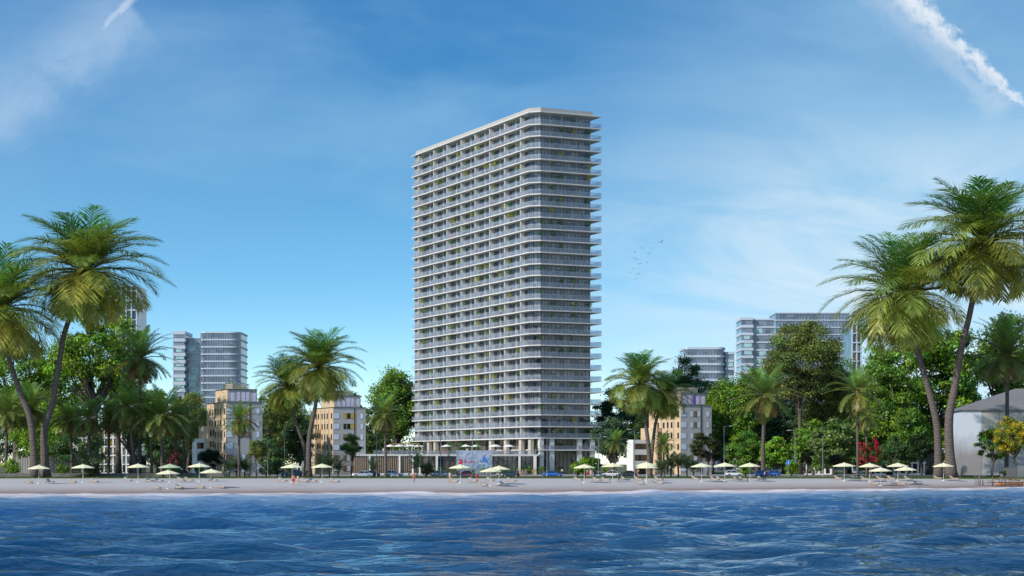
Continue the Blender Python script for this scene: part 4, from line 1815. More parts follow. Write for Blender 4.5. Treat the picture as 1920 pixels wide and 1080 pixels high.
M_FOG = fogwall()
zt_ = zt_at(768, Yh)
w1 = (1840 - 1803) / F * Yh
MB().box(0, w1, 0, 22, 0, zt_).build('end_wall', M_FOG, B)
MB().box(w1 + 0.02, 34, 0.06, 21.5, 0, zt_ - 0.05).build('side_wall', mat('grey_panel', (0.36, 0.36, 0.34), 0.8, 0.2, var=0.2, scale=0.25, detail=7), B)
MB().box(w1 + 14.5, 33, 0.01, 0.057, zt_ - 4.2, zt_ - 1.0).build('high_window', M_PANEW, B)
s = MB()
e_ = 0.4
zr = zt_at(729, Yh + 11)
vs = [(-e_, -e_, zt_ + 0.05), (34 + e_, -e_, zt_ + 0.05), (34 + e_, 22 + e_, zt_ + 0.05), (-e_, 22 + e_, zt_ + 0.05), (14, 11, zr), (24, 11, zr),
      (-e_, -e_, zt_ - 0.2), (34 + e_, -e_, zt_ - 0.2), (34 + e_, 22 + e_, zt_ - 0.2), (-e_, 22 + e_, zt_ - 0.2)]
s.add(vs, [(0, 1, 5, 4), (1, 2, 5), (2, 3, 4, 5), (3, 0, 4), (6, 7, 1, 0), (7, 8, 2, 1), (8, 9, 3, 2), (9, 6, 0, 3)])
s.build('roof', mat('grey_sheet_roof', (0.17, 0.165, 0.165), 0.6, 0.3, var=0.1, scale=0.3), B)
s = MB()
for k in range(1, 9):
    s.box(k * 3.9 + w1, k * 3.9 + w1 + 0.06, 0.03, 0.058, 0.2, zt_ - 0.1)
s.build('wall_joint', mat('joint_grey', (0.16, 0.16, 0.16), 0.8), B)

# low walls along the promenade
o = MB().box(X(-60, 402), X(470, 402), 401.5, 402.1, 0, 0.95).build('low_wall', mat('wall_grey', (0.17, 0.165, 0.16), 0.9, 0.1, var=0.25, scale=0.6, detail=8))
tag(o, 'low weathered grey concrete wall at the foot of the giant palms', 'wall')
o = MB().box(X(1648, 398), X(1875, 398), 397.5, 398.2, 0, 0.55).build('low_wall', mat('wall_dark', (0.07, 0.08, 0.09), 0.8, 0.2, var=0.2, scale=0.8))
tag(o, 'low dark grey kerb wall before the pale hall', 'wall')
tag(MB().box(X(1175, 404), X(1990, 404), 399, 405.5, 0.0, 0.20).build('promenade', mat('promenade_stone', (0.42, 0.42, 0.42), 0.8, 0.2, var=0.08)), kind='structure')

# ================================================================== VEGETATION
BG = (0.20, 0.35, 0.04)
MG = (0.14, 0.26, 0.04)
DG = (0.075, 0.145, 0.045)
OL = (0.20, 0.255, 0.065)
DB = (0.06, 0.125, 0.065)
GT = 'broadleaf trees behind the road'
broadleaf_tree('leafy_tree', 'broad leafy tree with spreading dark limbs behind the giant palms', 178, 470, 210, 560, BG, 21, crown_lo=0.36, nclump=80, leaf=0.75, per=95, group=GT, trunk_r=0.9, gaps=0.45, tint2=(0.03, 0.08, 0.03), cr=0.16)
broadleaf_tree('leafy_tree', 'green leafy tree at the photo edge behind the leaning palms', 28, 480, 150, 590, MG, 22, crown_lo=0.2, nclump=75, leaf=0.7, per=95, group=GT, gaps=0.3)
broadleaf_tree('leafy_tree', 'lower bright tree filling the gap behind giant palm trunks', 70, 462, 130, 735, BG, 23, crown_lo=0.06, nclump=60, leaf=0.6, per=90, group=GT, gaps=0.2)
broadleaf_tree('leafy_tree', 'dark thicket tree between the giant palms and the date palms', 150, 455, 120, 790, DG, 24, crown_lo=0.08, nclump=40, leaf=0.5, per=90, group=GT, gaps=0.3)
broadleaf_tree('leafy_tree', 'mid green tree behind the cluster of date palms', 245, 500, 110, 690, MG, 25, crown_lo=0.12, nclump=60, leaf=0.6, per=90, group=GT, gaps=0.35, tint2=(0.03, 0.07, 0.05))
broadleaf_tree('leafy_tree', 'rounded olive green tree in front of the far striped towers', 352, 500, 92, 714, OL, 26, crown_lo=0.18, nclump=80, leaf=0.4, per=120, group=GT)
broadleaf_tree('leafy_tree', 'dark low tree behind the right date palms', 318, 470, 80, 775, DG, 27, crown_lo=0.05, nclump=40, leaf=0.45, per=90, group=GT)
broadleaf_tree('leafy_tree', 'green tree top showing behind the first apartment block roof', 440, 560, 90, 716, MG, 28, crown_lo=0.2, nclump=50, leaf=0.5, per=90, group=GT)
broadleaf_tree('leafy_tree', 'olive tree between the first apartment block and the twin palms', 515, 520, 80, 715, OL, 29, crown_lo=0.12, nclump=70, leaf=0.45, per=100, group=GT, tint2=(0.03, 0.07, 0.03))
broadleaf_tree('leafy_tree', 'dark green tree behind the twin palm trunks', 560, 505, 70, 745, DG, 30, crown_lo=0.05, nclump=60, leaf=0.5, per=100, group=GT, tint2=(0.06, 0.10, 0.02))
broadleaf_tree('leafy_tree', 'low dark tree beside the white balconies of the second block', 505, 462, 66, 812, DG, 31, crown_lo=0.05, nclump=36, leaf=0.4, per=90, group=GT)
broadleaf_tree('leafy_tree', 'green tree behind the roof of the second apartment block', 655, 570, 66, 722, MG, 32, crown_lo=0.3, nclump=40, leaf=0.5, per=90, group=GT)
broadleaf_tree('leafy_tree', 'tall bright green tree standing against the tower edge', 742, 600, 112, 664, BG, 33, crown_lo=0.16, nclump=100, leaf=0.7, per=110, group=GT, gaps=0.25, tint2=(0.03, 0.07, 0.04))
broadleaf_tree('leafy_tree', 'lower green tree behind the terrace umbrellas', 715, 575, 70, 770, MG, 34, crown_lo=0.1, nclump=50, leaf=0.6, per=90, group=GT)
broadleaf_tree('leafy_tree', 'dark blue green tree right behind the tower corner', 1152, 545, 108, 716, DB, 35, crown_lo=0.10, nclump=70, leaf=0.55, per=90, group=GT, gaps=0.5, cr=0.15)
broadleaf_tree('leafy_tree', 'dark tree behind the small palm beside the tower', 1150, 500, 84, 770, DB, 36, crown_lo=0.08, nclump=50, leaf=0.5, per=90, group=GT, gaps=0.3)
broadleaf_tree('leafy_tree', 'dark tree with gaps behind the right twin palms', 1205, 530, 80, 740, DG, 37, crown_lo=0.12, nclump=50, leaf=0.55, per=80, group=GT, gaps=0.4)
broadleaf_tree('leafy_tree', 'dark rounded tree rising behind the third apartment block', 1282, 560, 96, 648, DG, 38, crown_lo=0.25, nclump=80, leaf=0.5, per=110, group=GT, tint2=(0.05, 0.09, 0.03))
broadleaf_tree('leafy_tree', 'bright green tree between the third block and the lone tall palm', 1368, 520, 110, 664, BG, 39, crown_lo=0.12, nclump=90, leaf=0.55, per=110, group=GT, gaps=0.25, tint2=(0.03, 0.08, 0.03))
broadleaf_tree('leafy_tree', 'dark tree filling between the third block and bright tree', 1335, 545, 70, 735, DB, 40, crown_lo=0.05, nclump=60, leaf=0.55, per=100, group=GT, tint2=(0.05, 0.10, 0.03))
broadleaf_tree('leafy_tree', 'small olive tree on the lawn beside the third block', 1327, 455, 60, 806, (0.06, 0.075, 0.02), 41, crown_lo=0.3, nclump=40, leaf=0.35, per=100, group=GT)
broadleaf_tree('leafy_tree', 'low mid green tree at the foot of the lone tall palm', 1398, 465, 88, 798, MG, 42, crown_lo=0.04, nclump=60, leaf=0.42, per=110, group=GT)
broadleaf_tree('leafy_tree', 'tallest olive tree with layered crown before the far office slab', 1500, 500, 176, 576, OL, 43, crown_lo=0.40, nclump=170, leaf=0.45, per=130, group=GT, gaps=0.3, cr=0.15, tint2=(0.05, 0.07, 0.02), trunk_r=0.5)
broadleaf_tree('leafy_tree', 'lower olive crown hanging beneath the tallest olive tree', 1545, 510, 110, 660, OL, 44, crown_lo=0.25, nclump=100, leaf=0.45, per=120, group=GT, gaps=0.3, tint2=(0.05, 0.07, 0.02))
broadleaf_tree('leafy_tree', 'dark blue green tree below the tallest olive tree', 1470, 530, 130, 690, DB, 45, crown_lo=0.05, nclump=80, leaf=0.55, per=100, group=GT, tint2=(0.05, 0.10, 0.03), gaps=0.2)
broadleaf_tree('leafy_tree', 'bright large leaved bush tree behind the blue information sign', 1452, 462, 76, 812, BG, 46, crown_lo=0.04, nclump=50, leaf=0.6, per=80, group=GT)
broadleaf_tree('leafy_tree', 'pale leaved bushy tree with light tips beside the slim palms', 1562, 462, 110, 782, (0.10, 0.19, 0.04), 47, crown_lo=0.04, nclump=60, leaf=0.65, per=80, group=GT, tint2=(0.30, 0.36, 0.16))
broadleaf_tree('leafy_tree', 'mid green tree behind the slim palm pair', 1585, 520, 120, 690, MG, 48, crown_lo=0.1, nclump=70, leaf=0.5, per=100, group=GT)
broadleaf_tree('leafy_tree', 'huge bright green tree behind the right giant palms', 1745, 490, 250, 575, BG, 49, crown_lo=0.10, nclump=170, leaf=0.85, per=110, group=GT, gaps=0.2, cr=0.13, trunk_r=1.0, tint2=(0.03, 0.08, 0.03))
broadleaf_tree('leafy_tree', 'green tree between the slim palms and giant palm trunks', 1668, 475, 100, 640, MG, 50, crown_lo=0.08, nclump=90, leaf=0.7, per=100, group=GT, gaps=0.2, tint2=(0.10, 0.19, 0.03))
broadleaf_tree('leafy_tree', 'tall green tree behind the hall roof at photo edge', 1880, 500, 120, 560, MG, 51, crown_lo=0.3, nclump=90, leaf=0.7, per=100, group=GT, gaps=0.3, tint2=(0.10, 0.18, 0.03))
broadleaf_tree('leafy_tree', 'dark small tree left of the giant trunk pair', 1728, 435, 66, 806, (0.035, 0.075, 0.02), 52, crown_lo=0.22, nclump=46, leaf=0.35, per=110, group=GT)
broadleaf_tree('leafy_tree', 'dark shaded tree behind the red flowering shrub', 1682, 450, 70, 812, DG, 53, crown_lo=0.1, nclump=40, leaf=0.45, per=90, group=GT)
broadleaf_tree('leafy_tree', 'low bright tree behind the giant trunk pair', 1795, 465, 80, 760, BG, 54, crown_lo=0.03, nclump=60, leaf=0.6, per=90, group=GT)
broadleaf_tree('yellow_tree', 'yellow flowering tree in front of the pale hall', 1900, 393, 84, 778, (0.20, 0.26, 0.05), 55, crown_lo=0.32, nclump=56, leaf=0.34, per=90, group=None, flowers=(170, (0.75, 0.55, 0.02), 0.45, 22))
broadleaf_tree('leafy_tree', 'small green tree before the hall wall beside the yellow tree', 1860, 396, 66, 792, MG, 56, crown_lo=0.28, nclump=40, leaf=0.32, per=100, group=GT, gaps=0.25)
broadleaf_tree('leafy_tree', 'dark green tree between the tall olive tree and lone palm', 1428, 535, 90, 690, DG, 63, crown_lo=0.05, nclump=70, leaf=0.55, per=90, group=GT, tint2=(0.05, 0.10, 0.03))
broadleaf_tree('leafy_tree', 'mid green tree filling below the lower olive crown', 1532, 525, 90, 735, MG, 64, crown_lo=0.04, nclump=70, leaf=0.55, per=90, group=GT, tint2=(0.10, 0.17, 0.03))
broadleaf_tree('leafy_tree', 'green tree directly behind the tallest grove date palm', 222, 520, 100, 600, MG, 65, crown_lo=0.3, nclump=70, leaf=0.6, per=90, group=GT, gaps=0.4, tint2=(0.05, 0.11, 0.06))
broadleaf_tree('leafy_tree', 'green tree between photo edge and crossing trunks', 92, 500, 110, 640, MG, 66, crown_lo=0.15, nclump=70, leaf=0.65, per=90, group=GT, gaps=0.3, tint2=(0.11, 0.2, 0.03))
broadleaf_tree('leafy_tree', 'dark tree seen between the slender palm and tower podium', 700, 560, 70, 745, DG, 67, crown_lo=0.05, nclump=60, leaf=0.55, per=90, group=GT, tint2=(0.06, 0.11, 0.03))
for px_, Y_, w_, top_, c_, sd_, lb_, lo_, t2_ in (
        (1335, 560, 90, 700, MG, 301, 'mid green tree rising between dark rounded tree and bright tree', 0.05, (0.05, 0.10, 0.03)),
        (1420, 545, 84, 662, BG, 302, 'bright tree top right behind the lone tall palm crown', 0.05, (0.05, 0.11, 0.03)),
        (1592, 540, 110, 655, MG, 303, 'tall mid green tree rising behind the slim palm crown', 0.05, (0.13, 0.22, 0.03)),
        (1640, 530, 110, 606, BG, 304, 'tall bright tree left of the huge bright one', 0.05, (0.05, 0.11, 0.03)),
        (1525, 475, 90, 770, BG, 305, 'bright bushy tree at the foot of the tallest olive tree', 0.03, (0.05, 0.11, 0.03)),
        (1625, 470, 96, 770, BG, 306, 'bright bushy tree right behind the red racemes', 0.03, (0.05, 0.11, 0.03)),
        (1700, 462, 84, 752, MG, 307, 'mid green bushy tree before the huge bright tree', 0.03, (0.14, 0.26, 0.04)),
        (530, 540, 96, 712, MG, 308, 'mid green tree behind the leaning twin palm', 0.05, (0.05, 0.10, 0.03)),
        (604, 560, 80, 728, OL, 309, 'olive tree showing behind the tall twin palm', 0.05, (0.05, 0.10, 0.03)),
        (296, 510, 100, 706, BG, 310, 'bright green tree behind the brown skirted date palm', 0.05, (0.05, 0.11, 0.03)),
        (120, 520, 110, 610, BG, 311, 'tall bright tree right behind the giant left palm trunks', 0.1, (0.05, 0.11, 0.03)),
        (395, 545, 70, 735, MG, 312, 'green tree behind the tan flank of first block', 0.05, (0.05, 0.10, 0.03)),
        (1210, 570, 84, 725, DG, 313, 'dark green tree behind the right twin palm crowns', 0.05, (0.05, 0.10, 0.04))):
    broadleaf_tree('leafy_tree', lb_, px_, Y_, w_, top_, c_, sd_, crown_lo=lo_, nclump=70, leaf=0.6, per=85, group=GT, tint2=t2_, gaps=0.2)
# far-off wood closing the gaps between the trunks
rngw = np.random.default_rng(77)
nw_ = 900
xw = rngw.uniform(-200, 190, nw_)
hw_ = (11 + 5 * np.sin(xw * 0.07) + 3 * np.sin(xw * 0.19 + 1)) * rngw.uniform(0.1, 1.0, nw_) ** 0.7
Cw = np.stack([xw, 650 + rngw.uniform(-12, 12, nw_), np.abs(hw_) + 1], axis=1)
Vw, CCw = clump_cloud(rngw, Cw, rngw.uniform(1.8, 3.4, nw_), 110, 0.9, (0.05, 0.10, 0.035), cvar=0.4)
tag(link('distant_wood', quads_mesh('distant_wood', Vw, CCw, M_LEAF)), 'dark green distant wood closing the gaps behind the trees', 'wood', kind='stuff')
# rounded small street trees
broadleaf_tree('street_tree', 'small round olive street tree before the second apartment block', 659, 432, 43, 812, OL, 57, crown_lo=0.40, nclump=36, leaf=0.26, per=120, group='small round street trees', trunk_r=0.14, cr=0.24)
broadleaf_tree('street_tree', 'small round olive street tree beside the lone slender palm', 481, 440, 42, 820, OL, 58, crown_lo=0.42, nclump=36, leaf=0.26, per=120, group='small round street trees', trunk_r=0.14, cr=0.24)
broadleaf_tree('street_tree', 'small brown olive street tree beyond the blue sign', 1513, 440, 32, 842, (0.09, 0.085, 0.03), 59, crown_lo=0.40, nclump=26, leaf=0.24, per=100, group='small round street trees', trunk_r=0.1, cr=0.24)
broadleaf_tree('street_tree', 'small dark reddish street tree right of the lamp posts', 1568, 442, 34, 845, (0.06, 0.05, 0.025), 60, crown_lo=0.3, nclump=26, leaf=0.24, per=100, group='small round street trees', trunk_r=0.1, cr=0.24)
broadleaf_tree('street_tree', 'dark round street tree before the white balconies', 397, 425, 50, 830, (0.022, 0.045, 0.018), 61, crown_lo=0.18, nclump=36, leaf=0.28, per=110, group='small round street trees', trunk_r=0.13, cr=0.24)  # very dark green leaf colour

# ------------------------------------------------------------------ palms
GP = 'giant feather palms'
palm('giant feather palm leaning right, taller of the left pair', [(86, 893), (83, 812), (97, 760), (111, 682), (121, 625), (150, 540), (160, 508)], 392, 136, 16, 9, 'coco', 0, 0.4, 0.85, group=GP)
palm('giant feather palm leaning left out of the photo, left pair', [(66, 893), (58, 793), (36, 732), (17, 673), (6, 620), (0, 580)], 389, 126, 15, 8, 'coco', 1, 1.7, 0.9, group=GP)
palm('giant feather palm, shorter of the right pair', [(1760, 890), (1757, 801), (1738, 720), (1714, 638), (1703, 600), (1696, 556)], 392, 130, 17, 9, 'coco', 2, 0.9, 0.9, group=GP)
palm('giant feather palm, tallest of all on the right', [(1784, 890), (1779, 795), (1790, 726), (1804, 647), (1818, 590), (1838, 490), (1846, 455)], 389, 148, 19, 10, 'coco', 3, 2.3, 0.86, group=GP)
GM = 'twin feather palms'
palm('tall twin palm with wide sunlit crown between the two blocks', [(579, 893), (580, 820), (591, 764), (597, 715), (599, 690)], 398, 76, 12, 6, 'coco', 1, 3.1, group=GM)
palm('lower darker twin palm leaning left between the two blocks', [(574, 893), (572, 845), (557, 798), (546, 757), (541, 722)], 403, 60, 9, 5, 'coco', 0, 2.0, group=GM)
palm('sunlit twin palm before the third apartment block', [(1219, 893), (1216, 839), (1210, 789), (1204, 752), (1200, 722)], 400, 62, 10, 6, 'coco', 2, 0.2, group=GM)
palm('darker twin palm behind the sunlit one at third block', [(1219, 893), (1222, 855), (1229, 795), (1240, 760), (1246, 742)], 406, 52, 8, 5, 'coco', 3, 1.2, group=GM)
GD = 'date palms in the left grove'
palm('date palm at the far left photo edge', [(10, 893), (12, 830), (15, 775)], 405, 50, 6, 5, 'date', 0, 0.3, group=GD)
palm('date palm between the crossing giant trunks', [(60, 893), (59, 830), (57, 765)], 410, 56, 6, 5, 'date', 1, 1.3, group=GD)
palm('first date palm of the grove right of the giant trunks', [(135, 893), (134, 840), (129, 788)], 409, 40, 6, 5, 'date', 2, 2.3, group=GD)
palm('short thick date palm above the low feathery palm', [(167, 893), (168, 840), (166, 786)], 404, 45, 8, 7, 'date', 0, 2.9, group=GD)
palm('shaded date palm behind the low feathery palm', [(203, 893), (204, 840), (203, 782)], 412, 42, 6, 5, 'date', 1, 0.7, group=GD)
palm('leaning date palm beside the lamp post in the grove', [(253, 893), (249, 840), (241, 765)], 403, 50, 8, 6, 'date', 2, 1.1, group=GD)
palm('tallest date palm of the grove standing against the sky', [(262, 893), (262, 800), (263, 672)], 414, 66, 7, 6, 'date', 3, 0.5, group=GD)
palm('thick date palm with brown skirt above the pink flowers', [(304, 893), (304, 845), (302, 780)], 399, 60, 8, 7, 'date', 0, 0.0, group=GD)
palm('slim date palm trunk just left of the brown skirted one', [(284, 893), (284, 850), (281, 790)], 404, 42, 6, 5, 'date', 1, 2.1, group=GD)
palm('dark date palm right of the brown skirted one', [(328, 893), (329, 845), (334, 785)], 408, 50, 7, 6, 'date', 2, 0.9, group=GD)
palm('small date palm at the end of the grove', [(345, 893), (345, 850), (346, 800)], 413, 36, 6, 5, 'date', 3, 1.9, group=GD)
GQ = 'slender single palms'
palm('slender palm standing alone before the first apartment block', [(448, 895), (448, 850), (449, 788)], 394, 40, 6, 4.5, 'date', 3, 0.0, group=GQ)
palm('slender shaded palm left of the terrace building', [(723, 895), (723, 850), (720, 778)], 394, 44, 6, 4.5, 'date', 1, 0.8, group=GQ)
palm('small palm beside the tower in front of dark trees', [(1154, 889), (1154, 870), (1154, 832)], 440, 28, 3.5, 2.6, 'date', 0, 0.5, group=GQ)
palm('small palm before the tan flank of the third block', [(1245, 893), (1245, 870), (1244, 833)], 400, 27, 3.5, 2.8, 'date', 2, 1.5, group=GQ)
palm('tall lone palm with tan hanging fronds right of third block', [(1431, 890), (1431, 830), (1434, 762), (1434, 742)], 430, 66, 9, 6, 'queen', 0, 0.6, group=GQ)
palm('slim palm with pale hanging fronds left of the red shrub', [(1608, 892), (1608, 830), (1607, 735)], 412, 54, 6, 5, 'queen', 1, 1.6, group=GQ)
palm('shorter slim palm behind the red flowering shrub', [(1625, 890), (1625, 840), (1624, 782)], 430, 38, 5, 4, 'queen', 0, 2.6, group=GQ)
palm('tall dim palm in front of the pale hall', [(1887, 893), (1888, 800), (1889, 665)], 402, 78, 9, 7, 'date', 1, 2.5, group=GQ)


def low_palm(label, px, Y, rad_px, var=0, rz=0.0, group=None, zs=1.0, h=0.3, dark=False):
    s = F / Y
    root = empty('low_palm', (X(px, Y), Y, 0), rz, label, 'palm', group)
    me, md, mr = crown_kind('low', var)
    L = rad_px / s / 0.86
    c = link('crown', me, root)
    c.location.z = h
    c.scale = (L, L, L * zs)
    c = link('frond_ribs', mr, root)
    c.location.z = h
    c.scale = (L, L, L * zs)
    MB().tube([(0, 0, -0.05), (0, 0, h * 0.6), (0, 0, h + 0.1)], [0.03 * L + 0.08, 0.03 * L + 0.06, 0.05], 8).build('trunk', M_BARK, root, True)
    return root


low_palm('big stemless feathery palm with silvery arching fronds', 170, 400, 54, 0, 0.2, zs=1.15)
GL = 'low dark palms at the block entrances'
for i, (px, r_, h) in enumerate(((430, 22, 1.4), (444, 18, 1.8), (459, 20, 1.5), (601, 18, 2.0), (618, 20, 2.2), (634, 17, 1.5), (1240, 18, 1.6), (1258, 20, 2.2), (1272, 22, 2.3), (1288, 20, 1.8), (1300, 17, 1.6), (700, 17, 1.6), (542, 16, 1.2), (782, 20, 2.0))):
    nm = ['by the lone slender palm', 'right behind the lone slender palm', 'between lone slender palm and street tree', 'left of the second block corner', 'at the second block corner', 'right of the second block corner',
          'just right of the third block twin palms', 'under the small third block palm', 'tallest of the third block row', 'fourth in the third block row', 'last of the third block row', 'beside the silver car at the slats', 'left of the twin palm trunks', 'beside the pink flowering shrub']
    low_palm('low fan of dark palm fronds ' + nm[i], px, 396 + i % 3, r_ * 1.3, i % 2, i * 0.9, GL, h=h * 1.1, zs=0.95)

# ------------------------------------------------------------------ shrubs and hedges
def hedge(label, px0, px1, Y, h, col, seed, d=1.2, zb=0.0, leaf=0.22):
    rng = np.random.default_rng(seed)
    x0, x1 = X(px0, Y), X(px1, Y)
    root = empty('hedge', ((x0 + x1) / 2, Y, zb), 0, label, 'hedge', 'clipped hedges before the tower')
    L = x1 - x0
    n_ = int(L / 0.7)
    C = np.stack([np.linspace(-L / 2, L / 2, n_), rng.uniform(-d / 3, d / 3, n_), np.full(n_, h * 0.55)], axis=1)
    V, Cc = clump_cloud(rng, C, np.full(n_, h * 0.6), 90, leaf, col, flat=0.8, cvar=0.2)
    link('foliage', quads_mesh('foliage', V, Cc, M_LEAF), root)
    s = MB()
    for k in range(0, n_, 2):
        s.tube([(C[k][0], 0, 0), (C[k][0], 0, h * 0.6)], [0.04, 0.02], 5)
    s.build('stem', M_BARK, root)


YG = (0.16, 0.24, 0.02)
hedge('clipped bright green hedge beneath the billboard', 806, 925, 486, 2.2, (0.06, 0.17, 0.02), 71)
hedge('clipped bright green hedge right of the billboard', 927, 1010, 486, 2.1, (0.06, 0.17, 0.02), 72)
hedge('clipped dark green hedge before the tower lobby', 1012, 1068, 486, 2.0, (0.05, 0.13, 0.02), 73)
GS = 'shrubs around the tower forecourt'
shrub('rounded_shrub', 'round yellow green shrub before the billboard corner', 908, 480, 11, 874, YG, 81, 0.2, 10, 70, group=GS)
shrub('rounded_shrub', 'round yellow green shrub left of the black car', 990, 480, 15, 872, YG, 82, 0.2, 12, 80, group=GS)
shrub('rounded_shrub', 'round yellow green shrub above the blue car', 1016, 478, 15, 870, YG, 83, 0.2, 12, 80, group=GS)
shrub('rounded_shrub', 'yellow green shrub just left of the blue car lamp post', 967, 480, 10, 877, YG, 84, 0.2, 8, 70, group=GS)
shrub('rounded_shrub', 'yellow green shrub between tower and white balconies', 1136, 475, 16, 872, YG, 85, 0.25, 12, 70, group=GS)
shrub('leafy_bush', 'big bright green bush before the lobby, left half', 1083, 415, 34, 864, BG, 86, 0.42, 22, 70, group=GS)
shrub('leafy_bush', 'big bright green bush before the lobby, tall middle', 1098, 420, 32, 851, BG, 87, 0.42, 26, 70, group=GS)
shrub('leafy_bush', 'big bright green bush before the lobby, right half', 1115, 418, 28, 852, (0.09, 0.19, 0.025), 88, 0.42, 22, 70, group=GS)
shrub('leafy_bush', 'leafy green bush hiding the blue sign post', 1484, 405, 34, 862, BG, 89, 0.42, 22, 70, group=GS)
shrub('leafy_bush', 'leafy green bush below the third blue and orange parking', 1397, 410, 26, 868, BG, 90, 0.4, 16, 70, group=GS)
shrub('flowering_shrub', 'pink flowering shrub before the low terrace building', 799, 400, 36, 868, DG, 91, 0.3, 20, 80, group=GS, flowers=(16, (0.42, 0.06, 0.20), 0.28, 20, 0))
shrub('flowering_shrub', 'dark shrub with magenta racemes under the date palms', 322, 398, 46, 850, DG, 92, 0.35, 22, 80, group=GS, flowers=(9, (0.45, 0.01, 0.12), 0.24, 16, 1.6))
shrub('flowering_shrub', 'green shrub hung with crimson racemes beside slim palms', 1633, 402, 50, 822, (0.05, 0.13, 0.025), 93, 0.38, 28, 90, group=GS, flowers=(18, (0.70, 0.01, 0.07), 0.40, 26, 4.0))
shrub('leafy_bush', 'dark bush at the foot of the first apartment block', 500, 410, 34, 868, DG, 94, 0.3, 18, 70, group=GS)
shrub('leafy_bush', 'dark bush behind the dark blue car', 520, 414, 30, 862, DG, 95, 0.3, 18, 70, group=GS)
shrub('leafy_bush', 'scruffy bush under the hall wall by the jetty', 1893, 392, 40, 876, DG, 96, 0.3, 18, 70, group=GS)
shrub('leafy_bush', 'low bush between shed wall and gridded building', 118, 404, 30, 862, MG, 97, 0.3, 18, 70, group=GS)
shrub('leafy_bush', 'low bush at the far left photo edge', 22, 404, 40, 858, BG, 98, 0.35, 20, 70, group=GS)
shrub('leafy_bush', 'low green bush between the grove and first block', 372, 412, 26, 866, MG, 99, 0.3, 16, 70, group=GS)

# ---------------- balcony plants: each pot with its plant is a thing
def pot_mesh(seed, col, tall=1.5, rad=0.6, leaf=0.2, n=110):
    rng = np.random.default_rng(seed)
    C = np.array([[0, 0, tall * 0.68], [0.3, 0.15, tall * 0.82], [-0.3, -0.15, tall * 0.78], [0.05, 0.3, tall * 0.6]])
    V, Cc = clump_cloud(rng, C, np.full(4, rad * 0.75), n // 4, leaf, col, flat=1.0, cvar=0.2)
    me = quads_mesh('potted_plant', V, Cc, M_LEAF)
    return me


POT = MB().tube([(0, 0, 0.0), (0, 0, 0.1), (0, 0, 0.55)], [0.2, 0.24, 0.3], 10)
POT.tube([(0, 0, 0.55), (0, 0, 1.5)], [0.03, 0.02], 5)
POTME = POT.mesh('pot', mat('dark_pot', (0.05, 0.045, 0.04), 0.6), False)
PK = [('dark green potted plant', pot_mesh(1, (0.05, 0.17, 0.02), 2.1, 0.62)), ('leafy green potted plant', pot_mesh(2, (0.08, 0.24, 0.03), 2.2, 0.6)),
      ('yellow green potted plant', pot_mesh(3, (0.32, 0.42, 0.01), 2.2, 0.62)), ('bushy yellow potted plant', pot_mesh(4, (0.42, 0.44, 0.015), 2.1, 0.7))]
ORD = ['roof', 'second', 'third', 'fourth', 'fifth', 'sixth', 'seventh', 'eighth', 'ninth', 'tenth', 'eleventh', 'twelfth', 'thirteenth', 'fourteenth', 'fifteenth', 'sixteenth', 'seventeenth', 'eighteenth', 'nineteenth', 'twentieth',
       'twenty-first', 'twenty-second', 'twenty-third', 'twenty-fourth', 'twenty-fifth', 'twenty-sixth', 'twenty-seventh', 'lowest']
ORD[0] = 'topmost'
rp = random.Random(5)


def put_pot(lx, ly, z, where, kidx, sc=1.0):
    nm, me = PK[kidx]
    w = TOWER.matrix_basis @ Vector((lx, ly, z)) if False else Matrix.Translation(TOWER.location) @ Matrix.Rotation(RZ, 4, 'Z') @ Vector((lx, ly, z))
    r_ = empty('potted_plant', w, rp.uniform(0, 6), nm + ' ' + where, 'plant', 'potted plants on the tower balconies')
    f_ = link('foliage', me, r_)
    f_.scale = (sc, sc, sc)
    p_ = link('pot', POTME, r_)
    p_.scale = (sc, sc, sc)


for k in range(28):
    st = 27 - k
    z = SLABZ[k] + 0.005
    base = [1, 3, 6, 8, 10, 12]
    for i in range(len(FY) - 1):
        pr = 0.44 if (i * 2 + k) % 3 == 0 else 0.16
        if k < 6:
            pr += 0.12
        if rp.random() < pr:
            y = FY[i + 1] + (FY[i] - FY[i + 1]) * rp.uniform(0.2, 0.6)
            put_pot(0.62, y, z, 'on the %s balcony row, bay %d from the left end' % (ORD[st], i + 1), rp.choice([0, 1, 2, 3, 2]), rp.uniform(1.15, 1.35))
    for j, x in enumerate((2.9, 6.6, 9.2, 12.6, 17.4)):
        if rp.random() < (0.62 if k % 2 == 0 else 0.22):
            w_ = ['at the chamfered corner', 'before its first right window', 'before its second right window', 'before its third right window', 'near its right end'][j]
            put_pot(x + rp.uniform(-0.4, 0.4), -1.75, z, 'on the %s balcony row %s' % (ORD[st], w_), rp.choice([0, 0, 1, 3]), rp.uniform(1.15, 1.35))

# orange lounge chairs left out on some balconies
def balcony_chair_meshes():
    a = MB().box(-0.32, 0.32, -0.3, 0.3, 0.38, 0.50)
    b = MB().box(-0.32, 0.32, 0.22, 0.32, 0.501, 1.0)
    c = MB()
    for x in (-0.28, 0.28):
        for y in (-0.26, 0.26):
            c.box(x - 0.02, x + 0.02, y - 0.02, y + 0.02, 0, 0.379)
    oc = mat('orange_fabric', (0.62, 0.16, 0.09), 0.9, 0.1)
    return a.mesh('seat', oc), b.mesh('backrest', oc), c.mesh('legs', M_FRAME)


